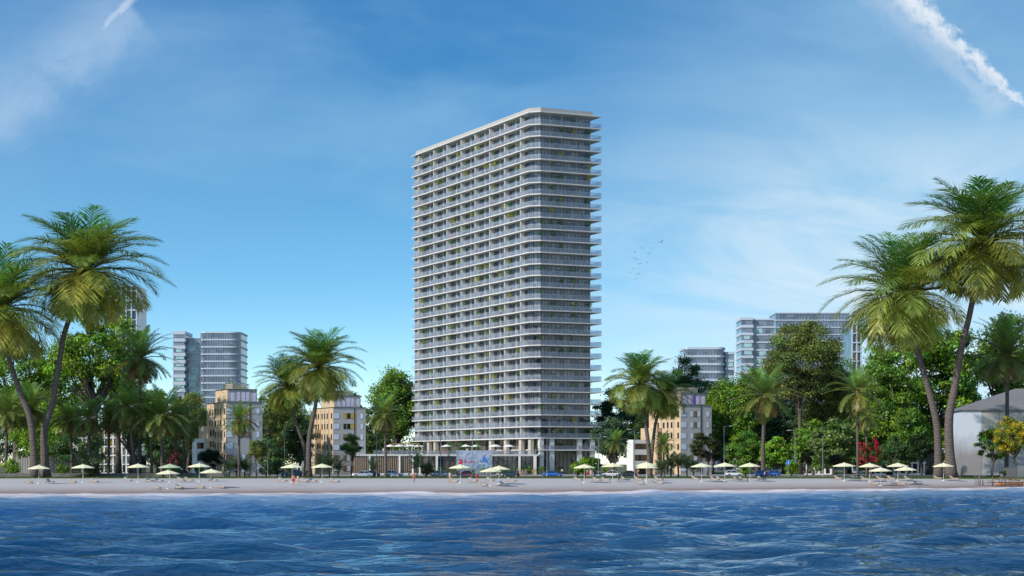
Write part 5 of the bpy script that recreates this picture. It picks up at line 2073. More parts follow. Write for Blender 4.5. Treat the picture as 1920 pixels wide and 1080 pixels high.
BCH = balcony_chair_meshes()
for q in range(26):
    k = 27 - (q * 27) // 25
    i = rp.choice([1, 3, 5, 7, 9, 11]) if q % 2 else rp.choice([0, 2, 4, 6, 8, 10])
    y = FY[i + 1] + (FY[i] - FY[i + 1]) * 0.78
    w = Matrix.Translation(TOWER.location) @ Matrix.Rotation(RZ, 4, 'Z') @ Vector((0.8, y, SLABZ[k] + 0.005))
    r_ = empty('balcony_chair', w, RZ + rp.uniform(-2, 2), 'orange lounge chair on the %s balcony row, bay %d from the left end%s' % (ORD[27 - k], i + 1, ''), 'chair', 'orange chairs on the tower balconies')
    for m_, nm in zip(BCH, ('seat', 'backrest', 'legs')):
        link(nm, m_, r_)

# ================================================================== BEACH FURNITURE
def copy_tree(src, loc, rz, label, scale=None):
    r = src.copy()
    COL.objects.link(r)
    r.location = loc
    r.rotation_euler = (0, 0, rz)
    r['label'] = label
    if scale:
        r.scale = scale
    for ch in list(src.children):
        c = ch.copy()
        COL.objects.link(c)
        c.parent = r
        for g_ in list(ch.children):
            d = g_.copy()
            COL.objects.link(d)
            d.parent = c
    return r


def umbrella_proto(canvas, group, label, rad=1.75, hgt=2.85, rise=0.52):
    root = empty('beach_umbrella', (0, 0, 0), 0, label, 'umbrella', group)
    s = MB()
    n = 8
    vs = [(0, 0, hgt)]
    for ring, (rr, zz) in enumerate(((0.5, hgt - rise * 0.44), (1.0, hgt - rise))):
        for k in range(n * 2):
            a = 2 * math.pi * k / (n * 2)
            cor = 1.0 if k % 2 == 0 else 0.955
            sag = 0 if k % 2 == 0 else 0.03
            vs.append((rad * rr * cor * math.cos(a), rad * rr * cor * math.sin(a), zz - sag))
    for k in range(n * 2):      # hanging hem
        a = 2 * math.pi * k / (n * 2)
        cor = 1.0 if k % 2 == 0 else 0.955
        vs.append((rad * cor * math.cos(a), rad * cor * math.sin(a), hgt - rise - 0.10))
    m_ = n * 2
    fs = [(0, 1 + k, 1 + (k + 1) % m_) for k in range(m_)]
    for r_ in range(2):
        for k in range(m_):
            a, b = 1 + r_ * m_ + k, 1 + r_ * m_ + (k + 1) % m_
            fs.append((a, a + m_, b + m_, b))
    s.add(vs, fs)
    s.build('canopy', canvas, root)
    s = MB()
    s.tube([(0, 0, 0), (0, 0, hgt - 0.04)], [0.045, 0.04], 8)
    s.ball((0, 0, hgt + 0.03), 0.06, 8, 5)
    s.build('pole', M_WHITE, root, True)
    s = MB()
    for k in range(n):
        a = 2 * math.pi * k / n
        s.bar((0.03 * math.cos(a), 0.03 * math.sin(a), hgt - 0.10), (rad * 0.97 * math.cos(a), rad * 0.97 * math.sin(a), hgt - rise - 0.03), 0.03, 0.03)
    s.build('ribs', M_WOODL, root)
    MB().tube([(0, 0, -0.05), (0, 0, 0.12)], [0.26, 0.22], 12).build('base', M_CONC, root)
    return root


def ordn(i):
    return ['first', 'second', 'third', 'fourth', 'fifth', 'sixth', 'seventh', 'eighth', 'ninth', 'tenth', 'eleventh', 'twelfth', 'thirteenth', 'fourteenth', 'fifteenth', 'sixteenth',
            'seventeenth', 'eighteenth', 'nineteenth', 'twentieth', 'twenty-first', 'twenty-second', 'twenty-third', 'twenty-fourth', 'twenty-fifth', 'twenty-sixth', 'twenty-seventh', 'twenty-eighth',
            'twenty-ninth', 'thirtieth', 'thirty-first', 'thirty-second', 'thirty-third', 'thirty-fourth', 'thirty-fifth', 'thirty-sixth', 'thirty-seventh', 'thirty-eighth', 'thirty-ninth',
            'fortieth', 'forty-first', 'forty-second', 'forty-third', 'forty-fourth', 'forty-fifth', 'forty-sixth', 'forty-seventh', 'forty-eighth'][i]


UM = [(72.8, 906.7), (155.6, 905), (258.9, 904), (318.3, 904.5), (315, 917), (373.6, 903), (395.8, 915), (547.7, 904.5), (603.8, 904), (863, 905.5), (935.5, 908), (920, 912), (1095.6, 905), (1148.8, 902.5),
      (1212, 901), (1212.6, 905), (1315.6, 903), (1359, 902), (1405.8, 902.5), (1583, 902), (1630.6, 903), (1650.8, 911), (1683.5, 902), (1698, 909.5), (1769, 901.5)]
UM.sort()
GU = 'cream umbrellas along the beach'
proto = umbrella_proto(M_CANV, GU, 'x')
usedproto = False
for i, (px, py) in enumerate(UM):
    p = on_beach(px, py)
    lab = '%s cream beach umbrella along the shore counting from the palm pair end' % ordn(i).capitalize()
    sc_ = (34.5 if py < 914 else 35.5) / F * p.y / 2.85
    sc_ = min(max(sc_, 0.95), 1.2)
    if abs(px - 318.3) < 0.1:
        u = umbrella_proto(M_CANVG, GU, 'dull green beach umbrella standing behind a cream one')
        u.location = p
        u.scale = (sc_,) * 3
        continue
    if not usedproto:
        proto.location = p
        proto['label'] = lab
        proto.scale = (sc_,) * 3
        usedproto = True
    else:
        copy_tree(proto, p, (i * 0.37) % 0.8, lab, (sc_,) * 3)


def lounger_proto():
    root = empty('sun_lounger', (0, 0, 0), 0, 'x', 'sun lounger', 'sun loungers on the beach')
    s = MB()
    for y in (-0.33, 0.33):
        s.box(-1.0, 1.0, y - 0.025, y + 0.025, 0.24, 0.32)
    for x in (-0.98, 0.98):
        s.box(x - 0.02, x + 0.02, -0.304, 0.304, 0.25, 0.31)
    for k in range(9):
        x = -0.15 + k * 0.13
        s.box(x, x + 0.09, -0.303, 0.303, 0.30, 0.325)
    s.build('frame', M_WOODL, root)
    for x in (-0.85, 0.85):
        for y in (-0.33, 0.33):
            MB().box(x - 0.03, x + 0.03, y - 0.03, y + 0.03, 0, 0.238).build('leg', M_WOODL, root)
    s = MB()
    s.box(-0.2, 0.98, -0.30, 0.30, 0.33, 0.42)
    s.build('seat_cushion', M_CUSH, root)
    s = MB()
    s.bar((-0.22, 0, 0.40), (-0.86, 0, 0.86), 0.60, 0.09)
    s.build('backrest_cushion', M_CUSH, root)
    s = MB()
    for y in (-0.26, 0.26):
        s.bar((-0.24, y, 0.32), (-0.90, y, 0.80), 0.04, 0.04)
        s.bar((-0.80, y, 0.28), (-0.66, y, 0.70), 0.03, 0.03)
    s.build('backrest_frame', M_WOODL, root)
    return root


LO = [(54, 906.5), (94, 906.5), (136, 906.5), (177.5, 905.5), (240, 903.5), (280, 904), (297.5, 904), (295, 918), (336, 917.5), (339, 903), (354, 903), (376, 916), (400, 903), (416, 916.5),
      (530, 904), (571, 905), (586, 904.5), (627.5, 905), (851.4, 905), (887, 903.5), (919.5, 903), (959, 904), (905, 912), (945, 911),
      (1084, 902.5), (1119, 903), (1136, 902.5), (1172.6, 902), (1197, 901.5), (1199, 908), (1235, 901.5), (1235.5, 908), (1304, 900), (1340, 901.5), (1350.6, 901.5), (1383, 901.5), (1393, 901.5), (1427.7, 901.5),
      (1572, 899.5), (1604, 901), (1622, 901), (1651, 900.5), (1671, 899.5), (1703, 900.5), (1641, 910), (1672, 909.5), (1691, 909.5), (1720, 909.5), (1758.5, 899.5), (1789, 900)]
LO.sort()
prl = lounger_proto()
rl_ = random.Random(3)
for i, (px, py) in enumerate(LO):
    p = on_beach(px, py)
    if i < 48:
        lab = '%s beige cushioned sun lounger along the beach counting from the palm pair end' % ordn(i).capitalize()
    else:
        lab = ['Beige sun lounger under the last umbrella before the hall', 'Beige sun lounger in shade just beyond the last umbrella'][i - 48]
    rz = R(-42) + rl_.uniform(-0.15, 0.15)
    sc_ = 0.86 * (p.y / 308.0) ** 0.5
    if i == 0:
        prl.location = p
        prl.rotation_euler = (0, 0, rz)
        prl['label'] = lab
        prl.scale = (sc_,) * 3
    else:
        copy_tree(prl, p, rz, lab, (sc_,) * 3)

# ---------------- terrace furniture
ZT = 5.5


def terr(px, dy):
    """point on the terrace behind its front edge"""
    f_ = fpx(px)
    x, y = podpt(f_, dy)
    return Vector((X(px, 500 + y), 500 + y, ZT))


GT2 = 'white umbrellas on the terrace'
pt = umbrella_proto(M_CANVW, GT2, 'x', 1.55, 2.6, 0.5)
TU = [(732, 6), (748, 2.0), (752, 7), (768, 2.4), (785, 2.0), (838, 2.0), (873, 1.8), (893, 2.5), (927, 1.8), (930.5, 4.2), (954, 2.0)]
TL = ['white terrace umbrella furthest back beside the green trees', 'white terrace umbrella above the wooden tables nearest the slat corner', 'small white terrace umbrella behind the wooden tables', 'white terrace umbrella second from the slat corner',
      'white terrace umbrella at the tower edge over planters', 'white terrace umbrella beside the potted palm left of the billboard', 'white terrace umbrella above the billboard centre left', 'white terrace umbrella above the billboard centre right',
      'cream white terrace umbrella over the daybed', 'white terrace umbrella half hidden behind the daybed one', 'white terrace umbrella over the brown hammock']
for i, ((px, dy), lab) in enumerate(zip(TU, TL)):
    p = terr(px, dy)
    if i == 0:
        pt.location = p
        pt['label'] = lab
        for c in pt.children:
            pass
    else:
        copy_tree(pt, p, i * 0.3, lab)


def chair_proto():
    r_ = empty('terrace_chair', (0, 0, 0), 0, 'x', 'chair', 'wooden chairs on the terrace')
    MB().box(-0.25, 0.25, -0.25, 0.25, 0.40, 0.47).build('seat', M_WOODL, r_)
    MB().box(-0.25, 0.25, 0.20, 0.25, 0.471, 0.95).build('backrest', M_WOODL, r_)
    for x in (-0.22, 0.22):
        for y in (-0.22, 0.22):
            MB().box(x - 0.025, x + 0.025, y - 0.025, y + 0.025, 0, 0.399).build('leg', M_WOODL, r_)
    return r_


def table_proto():
    r_ = empty('terrace_table', (0, 0, 0), 0, 'x', 'table', 'wooden tables on the terrace')
    MB().tube([(0, 0, 0.70), (0, 0, 0.75)], [0.55, 0.55], 16).build('tabletop', M_WOODL, r_)
    MB().tube([(0, 0, 0.03), (0, 0, 0.70)], [0.05, 0.05], 8).build('leg', M_WOOD, r_)
    MB().tube([(0, 0, 0), (0, 0, 0.03)], [0.3, 0.3], 12).build('base', M_WOOD, r_)
    return r_


cp, tp = chair_proto(), table_proto()
first = True
for i, px in enumerate((739, 748, 757, 767, 778, 818, 833)):
    c0 = terr(px, 1.6)
    tl = 'round wooden terrace table, %s from the slat corner' % ordn(i)
    if first:
        tp.location = c0
        tp['label'] = tl
    else:
        copy_tree(tp, c0, 0, tl)
    for q, sx in enumerate((-0.85, 0.85)):
        pp = c0 + Vector((sx, -0.1, 0))
        cl = 'wooden terrace chair %s of the %s table from the slat corner' % (('left', 'right')[q], ordn(i))
        rz = R(90 if sx < 0 else -90)
        if first:
            cp.location = pp
            cp.rotation_euler = (0, 0, rz)
            cp['label'] = cl
            first = False
        else:
            copy_tree(cp, pp, rz, cl)
# daybeds and hammock
for px, lab in ((930, 'brown wooden daybed with white mattress beneath cream terrace umbrella'), (811, 'low white cushioned bench beside terrace column')):
    r_ = empty('daybed', terr(px, 1.3), 0, lab, 'daybed')
    w = 1.9 if px > 900 else 1.2
    MB().box(-w, w, -0.7, 0.7, 0.1, 0.45).build('frame', M_WOODL, r_)
    MB().box(-w + 0.1, w - 0.1, -0.65, 0.65, 0.451, 0.65).build('mattress', M_CUSH, r_)
    MB().box(w - 0.3, w, -0.7, 0.7, 0.452, 1.25).build('backrest', M_WOODL, r_)
r_ = empty('hammock', terr(955, 1.2), 0, 'brown hammock slung between wooden arms on terrace', 'hammock')
s = MB()
pts = [(-1.9 + 3.8 * k / 10, 0, 0.35 + 0.85 * ((k - 5) / 5) ** 2) for k in range(11)]
for k in range(10):
    s.bar(pts[k], pts[k + 1], 0.9 * (0.35 + 0.65 * math.sin(math.pi * (k + 0.5) / 10)), 0.05)
s.build('sling', mat('hammock_cloth', (0.38, 0.14, 0.06), 0.9), r_)
s = MB()
s.tube([(-2.1, 0, 1.3), (-1.6, 0, 0.45), (-0.8, 0, 0.08), (0.8, 0, 0.08), (1.6, 0, 0.45), (2.1, 0, 1.3)], 0.06, 8)
s.bar((-0.8, -0.6, 0.05), (-0.8, 0.6, 0.05), 0.1, 0.08)
s.bar((0.8, -0.6, 0.05), (0.8, 0.6, 0.05), 0.1, 0.08)
s.build('stand', M_WOODL, r_)
# pergola posts
r_ = empty('pergola', terr(737, 1.2), 0, 'slim orange brown timber pergola around the terrace tables', 'pergola')
for x in (0, 3.4, 6.8):
    MB().box(x - 0.07, x + 0.07, -0.07, 0.07, 0, 2.7).build('post', M_WOODL, r_)
MB().box(-0.2, 7.0, -0.05, 0.05, 2.701, 2.85).build('beam', M_WOODL, r_)
# terrace plants
def leafy_pot(px, dy, h, w, col, label, seed, conical=False):
    rng = np.random.default_rng(seed)
    p = terr(px, dy)
    r_ = empty('terrace_plant', p, 0, label, 'plant', 'tall plants on the terrace')
    n_ = 8
    C = np.array([[rng.uniform(-1, 1) * w * 0.3 * ((1 - k / n_) if conical else 1), rng.uniform(-1, 1) * w * 0.3, 0.6 + (h - 0.8) * k / n_] for k in range(n_)])
    rr = np.array([w * 0.5 * ((1.1 - k / n_) if conical else 1) for k in range(n_)])
    V, Cc = clump_cloud(rng, C, rr, 70, 0.22, col, flat=1.0, cvar=0.2)
    link('foliage', quads_mesh('foliage', V, Cc, M_LEAF), r_)
    MB().tube([(0, 0, 0), (0, 0, 0.5), (0, 0, h * 0.8)], [0.3, 0.36, 0.03], 8).build('pot', MATS['dark_pot'], r_)


for i, (px, dy, h, w, c_, lab, con) in enumerate((
        (740, 5, 2.6, 1.6, (0.06, 0.17, 0.02), 'tall leafy terrace plant behind the pergola posts', False),
        (758, 4.5, 2.4, 1.5, (0.05, 0.13, 0.02), 'tall leafy terrace plant between two white umbrellas', False),
        (769, 4.5, 2.8, 1.4, (0.07, 0.18, 0.02), 'tall leafy terrace plant against the tower edge', False),
        (786, 1.2, 3.6, 1.1, (0.06, 0.13, 0.02), 'slim dark cypress like plant at terrace front', True),
        (780, 2.2, 2.4, 1.5, (0.06, 0.17, 0.02), 'bushy terrace plant left of the cypress', False),
        (842, 1.2, 3.5, 1.7, (0.05, 0.16, 0.03), 'tall fresh green terrace plant left of the billboard', False),
        (861, 1.6, 3.3, 1.0, (0.08, 0.20, 0.03), 'slim green climber on a terrace column above the billboard', False),
        (896, 1.2, 3.3, 1.6, (0.07, 0.20, 0.02), 'bright green terrace plant above the billboard', False),
        (1006, 0.9, 3.4, 1.0, (0.12, 0.16, 0.02), 'conical clipped evergreen at the terrace corner', True))):
    leafy_pot(px, dy, h, w, c_, lab, 200 + i, con)

# ================================================================== STREET FURNITURE
def lamp(px, Y, h, label, side=-1, double=False):
    r_ = empty('street_lamp', (X(px, Y), Y, 0), 0, label, 'street lamp', 'tall grey street lamps')
    MB().tube([(0, 0, 0), (0, 0, 0.6), (0, 0, 0.62), (0, 0, h)], [0.13, 0.13, 0.09, 0.05], 8).build('pole', M_STEEL, r_, True)
    for sd_ in ((side, -side) if double else (side,)):
        MB().tube([(0, 0, h - 0.05), (sd_ * 0.5, 0, h + 0.12), (sd_ * 1.1, 0, h + 0.15)], 0.035, 6).build('arm', M_STEEL, r_, True)
        s = MB()
        s.box(min(sd_ * 1.1, sd_ * 1.7), max(sd_ * 1.1, sd_ * 1.7), -0.12, 0.12, h + 0.10, h + 0.19)
        s.build('lamp_head', M_WHITE, r_)


LPS = [(234, 787, 'grove'), (502, 806, 'first block and twin palms'), (533.6, 808, 'dark trees left of the twin palms'), (706, 808, 'slat terrace and second block'), (767, 810, 'terrace pergola'), (826, 810, 'pink shrub and billboard'),
       (886, 812, 'the middle of the billboard'), (1025.6, 822, 'blue car'), (1122, 820, 'tower edge and big bush'), (1190, 806, 'white balconies of the third block'), (1357.6, 800, 'third block and lone tall palm'), (1490.8, 808, 'blue information sign'),
       (1542.7, 818, 'pale leaved bushy tree')]
for i, (px, ty, wh) in enumerate(LPS):
    Y = 407 if px not in (1122, 1025.6) else 415
    lamp(px, Y, HC + (HZ - ty) / F * Y, 'tall grey street lamp standing by ' + (wh if wh.startswith('the ') or wh.startswith('third') or wh.startswith('first') else 'the ' + wh), -1 if i % 2 else 1)

r_ = empty('information_sign', (X(1478, 403), 403, 0), 0, 'small square blue sign with white letter on a pole', 'sign')
zc_ = W(0, 867, 403).z
MB().tube([(0, 0, 0), (0, 0, zc_)], 0.04, 8).build('pole', M_STEEL, r_)
MB().box(-0.42, 0.42, -0.07, -0.045, zc_ - 0.42, zc_ + 0.42).build('panel', M_BLUE, r_)
s = MB()
s.box(-0.07, 0.07, -0.085, -0.072, zc_ - 0.24, zc_ + 0.08)
s.box(-0.07, 0.07, -0.085, -0.072, zc_ + 0.15, zc_ + 0.27)
s.build('white_letter', M_WHITE, r_)
for px, w, lab in ((875, 1.2, 'low white bench beneath the billboard road edge'), (740, 0.8, 'short white bench on the lawn before the slats')):
    r_ = empty('bench', (X(px, 405.6), 405.2, 0.13), 0, lab, 'bench')
    MB().box(-w, w, -0.2, 0.2, 0.38, 0.46).build('seat', M_WHITE, r_)
    for x in (-w + 0.1, w - 0.1):
        MB().box(x - 0.05, x + 0.05, -0.18, 0.18, 0, 0.379).build('leg', M_WHITE, r_)

# ================================================================== CARS
def car_meshes(kind):
    L, Wd, H = {'sedan': (4.6, 1.82, 1.44), 'suv': (4.6, 1.88, 1.68), 'hatch': (4.1, 1.78, 1.5)}[kind]
    h = Wd / 2
    x0, x1 = -L / 2, L / 2          # nose at +x
    belt = 0.92 if kind != 'suv' else 1.02
    hood = {'sedan': 0.84, 'suv': 0.98, 'hatch': 0.88}[kind]
    # stations x, z bottom, z top, half width
    st = [(x0, 0.42, 0.78, h * 0.80), (x0 + 0.12, 0.30, belt - 0.04, h * 0.92), (x0 + 0.55, 0.24, belt, h), (-0.4, 0.22, belt, h), (x1 - 1.35, 0.22, belt - 0.01, h),
          (x1 - 0.9, 0.23, hood, h * 0.99), (x1 - 0.35, 0.26, hood - 0.10, h * 0.95), (x1 - 0.08, 0.34, 0.66, h * 0.85), (x1, 0.42, 0.58, h * 0.74)]
    b = MB()
    vs = []
    prof = [(-1, 0.15), (-1.0, 0.6), (-0.93, 0.93), (-0.80, 1.0), (0.80, 1.0), (0.93, 0.93), (1.0, 0.6), (1, 0.15), (0.9, 0.0), (-0.9, 0.0)]
    for x, zb, zt, w in st:
        for a, t in prof:
            vs.append((x, a * w, zb + (zt - zb) * t))
    n = len(prof)
    fs = []
    for i in range(len(st) - 1):
        for k in range(n):
            k2 = (k + 1) % n
            fs.append((i * n + k, i * n + k2, (i + 1) * n + k2, (i + 1) * n + k))
    fs.append(tuple(range(n))[::-1])
    fs.append(tuple((len(st) - 1) * n + k for k in range(n)))
    b.add(vs, fs)
    # roof panel and pillars
    rs = {'sedan': (x0 + 0.65, x0 + 1.35, x1 - 2.05, x1 - 1.3), 'suv': (x0 + 0.12, x0 + 0.5, x1 - 2.0, x1 - 1.3), 'hatch': (x0 + 0.15, x0 + 0.6, x1 - 1.9, x1 - 1.2)}[kind]
    g_ = MB()
    a, b1, c, d = rs
    rw_ = h * 0.78
    lo = [(a, -h * 0.92, belt - 0.02), (d, -h * 0.92, belt - 0.02), (d, h * 0.92, belt - 0.02), (a, h * 0.92, belt - 0.02)]
    hi = [(b1, -rw_, H - 0.07), (c, -rw_, H - 0.07), (c, rw_, H - 0.07), (b1, rw_, H - 0.07)]
    g_.add(lo + hi, [(0, 3, 2, 1), (4, 5, 6, 7), (0, 1, 5, 4), (1, 2, 6, 5), (2, 3, 7, 6), (3, 0, 4, 7)])
    r2 = [(b1 + 0.15, -rw_ * 0.85, H), (c - 0.15, -rw_ * 0.85, H), (c - 0.15, rw_ * 0.85, H), (b1 + 0.15, rw_ * 0.85, H)]
    hi2 = [(b1 - 0.03, -rw_ - 0.01, H - 0.075), (c + 0.03, -rw_ - 0.01, H - 0.075), (c + 0.03, rw_ + 0.01, H - 0.075), (b1 - 0.03, rw_ + 0.01, H - 0.075)]
    b.add(hi2 + r2, [(0, 3, 2, 1), (4, 5, 6, 7), (0, 1, 5, 4), (1, 2, 6, 5), (2, 3, 7, 6), (3, 0, 4, 7)])
    for sy in (-1, 1):
        for (p, q) in (((a, h * 0.93), (b1, rw_)), ((d, h * 0.93), (c, rw_)), (((a + d) / 2 - 0.1, h * 0.93), ((b1 + c) / 2 - 0.1, rw_ + 0.01))):
            b.bar((p[0], sy * p[1], belt - 0.02), (q[0], sy * q[1], H - 0.06), 0.07, 0.05)
    wx = (x0 + 0.85, x1 - 0.88)
    return b, g_, wx, h, L, belt, hood


CARM = {}
WH = MB().tube([(0, -0.11, 0), (0, -0.10, 0), (0, 0.10, 0), (0, 0.11, 0)], [0.30, 0.335, 0.335, 0.30], 20)
WHT = WH.mesh('wheel', M_TYRE, True)
RIMM = MB().tube([(0, -0.125, 0), (0, 0.125, 0)], [0.20, 0.20], 12).mesh('rim', M_RIM)
M_HL = mat('headlight_lens', (0.85, 0.87, 0.9), 0.15, 0.8, var=0.02)
M_TL = mat('tail_light', (0.45, 0.02, 0.02), 0.2, 0.6, var=0.02)


def paint(name, col):
    m = mat(name, col, 0.28, 0.6, var=0.03)
    b = m.node_tree.nodes['Principled BSDF']
    b.inputs['Coat Weight'].default_value = 0.6
    b.inputs['Coat Roughness'].default_value = 0.04
    return m


def car(label, px, Y, kind, pm, nose_left=False, rz=0.0):
    r_ = empty('parked_car', (X(px, Y), Y, 0.02), (math.pi if nose_left else 0) + rz, label, 'car')
    if kind not in CARM:
        CARM[kind] = car_meshes(kind)
    b, g_, wx, h, L, belt, hood = CARM[kind]
    b.build('body', pm, r_)
    g_.build('windows', M_CGLASS, r_)
    for x in wx:
        for sy in (-1, 1):
            w = link('wheel', WHT, r_)
            w.location = (x, sy * (h - 0.08), 0.335)
            q = link('rim', RIMM, w)
    for sy in (-1, 1):
        MB().box(L / 2 - 0.16, L / 2 - 0.03, sy * h * 0.62 - 0.17, sy * h * 0.62 + 0.17, hood - 0.28, hood - 0.16).build('headlight', M_HL, r_)
        MB().box(-L / 2 - 0.01, -L / 2 + 0.12, sy * h * 0.7 - 0.14, sy * h * 0.7 + 0.14, belt - 0.25, belt - 0.10).build('tail_light', M_TL, r_)
    MB().box(-L / 2 + 0.1, L / 2 - 0.15, -h * 0.9, h * 0.9, 0.16, 0.235).build('sill', M_TYRE, r_)


P_GREY = paint('paint_grey', (0.16, 0.18, 0.21))
P_SILV = paint('paint_silver', (0.38, 0.43, 0.50))
P_NAVY = paint('paint_navy', (0.02, 0.04, 0.09))
P_WHITE = paint('paint_white', (0.70, 0.71, 0.72))
P_RED = paint('paint_red', (0.70, 0.02, 0.035))
P_BLACK = paint('paint_black', (0.03, 0.035, 0.045))
P_BLUE = paint('paint_blue', (0.02, 0.11, 0.50))
car('dark grey estate car parked before the first block balconies', 347, 416, 'suv', P_GREY)
car('dark navy off-road car beside the twin palm trunks', 547, 414, 'suv', P_NAVY, True)
car('silver grey car parked before the second apartment block', 680, 410, 'sedan', P_SILV, True)
car('dark car half hidden behind the silver grey car', 693, 418, 'sedan', P_NAVY, True)
car('white car parked before the brown slatted wall', 740, 432, 'hatch', P_WHITE)
car('pale silver car left of the billboard', 828, 424, 'sedan', P_SILV)
car('bright red car parked under the billboard', 878, 420, 'sedan', P_RED)
car('black car parked right of the billboard', 957, 409, 'hatch', P_BLACK, True)
car('vivid blue car before the tower lobby', 1036, 428, 'sedan', P_BLUE)
car('white car under the umbrella beside the tower', 1145, 424, 'sedan', P_WHITE, True)
car('black car beside the white balconies of third block', 1177, 421, 'sedan', P_BLACK, True)
car('small white car between third block and lone palm', 1376, 436, 'hatch', P_WHITE)
car('blue car parked below the lone tall palm', 1432, 428, 'hatch', P_BLUE)
car('second blue car with orange neighbour below lone palm', 1446, 436, 'hatch', P_BLUE, True)

# ================================================================== PEOPLE
def voxel(mb, name, size=0.009, smooth=3):
    me = mb.mesh(name + '_raw', M_WHITE)
    o = bpy.data.objects.new('tmp', me)
    COL.objects.link(o)
    m = o.modifiers.new('r', 'REMESH')
    m.mode = 'VOXEL'
    m.voxel_size = size
    if smooth:
        sm = o.modifiers.new('s', 'SMOOTH')
        sm.factor = 0.5
        sm.iterations = smooth
    dg = bpy.context.evaluated_depsgraph_get()
    out = bpy.data.meshes.new_from_object(o.evaluated_get(dg))
    bpy.data.objects.remove(o)
    out.name = name
    out.polygons.foreach_set('use_smooth', [True] * len(out.polygons))
    out.materials.clear()
    return out


def pose(kind):
    """joint positions, facing -y, metres"""
    J = dict(pel=(0, 0, 0.95), waist=(0, 0, 1.10), chest=(0, 0.01, 1.30), neck=(0, 0.01, 1.47), head=(0, -0.01, 1.62))
    for s_, n_ in ((-1, 'L'), (1, 'R')):
        J['sh' + n_] = (s_ * 0.185, 0.01, 1.41)
        J['el' + n_] = (s_ * 0.25, 0.03, 1.13)
        J['wr' + n_] = (s_ * 0.27, -0.04, 0.89)
        J['hip' + n_] = (s_ * 0.09, 0, 0.93)
        J['kn' + n_] = (s_ * 0.105, -0.01, 0.50)
        J['an' + n_] = (s_ * 0.11, 0.02, 0.085)
        J['toe' + n_] = (s_ * 0.13, -0.15, 0.03)
    if kind == 'walk':
        J['knL'] = (-0.10, -0.16, 0.53); J['anL'] = (-0.105, -0.25, 0.12); J['toeL'] = (-0.11, -0.42, 0.06)
        J['knR'] = (0.10, 0.05, 0.50); J['anR'] = (0.105, 0.27, 0.14); J['toeR'] = (0.11, 0.14, 0.03)
        J['elL'] = (-0.25, 0.14, 1.15); J['wrL'] = (-0.25, 0.16, 0.90)
        J['elR'] = (0.25, -0.10, 1.15); J['wrR'] = (0.24, -0.26, 0.97)
    if kind == 'armup':
        J['elR'] = (0.30, -0.06, 1.22); J['wrR'] = (0.17, -0.16, 1.42)
        J['knL'] = (-0.12, -0.04, 0.50)
    if kind == 'sit':
        d = -0.50
        for k in list(J):
            x, y, z = J[k]
            J[k] = (x, y, z + d)
        for s_, n_ in ((-1, 'L'), (1, 'R')):
            J['hip' + n_] = (s_ * 0.09, 0, 0.44)
            J['kn' + n_] = (s_ * 0.13, -0.42, 0.50)
            J['an' + n_] = (s_ * 0.12, -0.46, 0.09)
            J['toe' + n_] = (s_ * 0.13, -0.62, 0.03)
            J['el' + n_] = (s_ * 0.25, -0.10, 0.66)
            J['wr' + n_] = (s_ * 0.15, -0.32, 0.58)
    return {k: Vector(v) for k, v in J.items()}


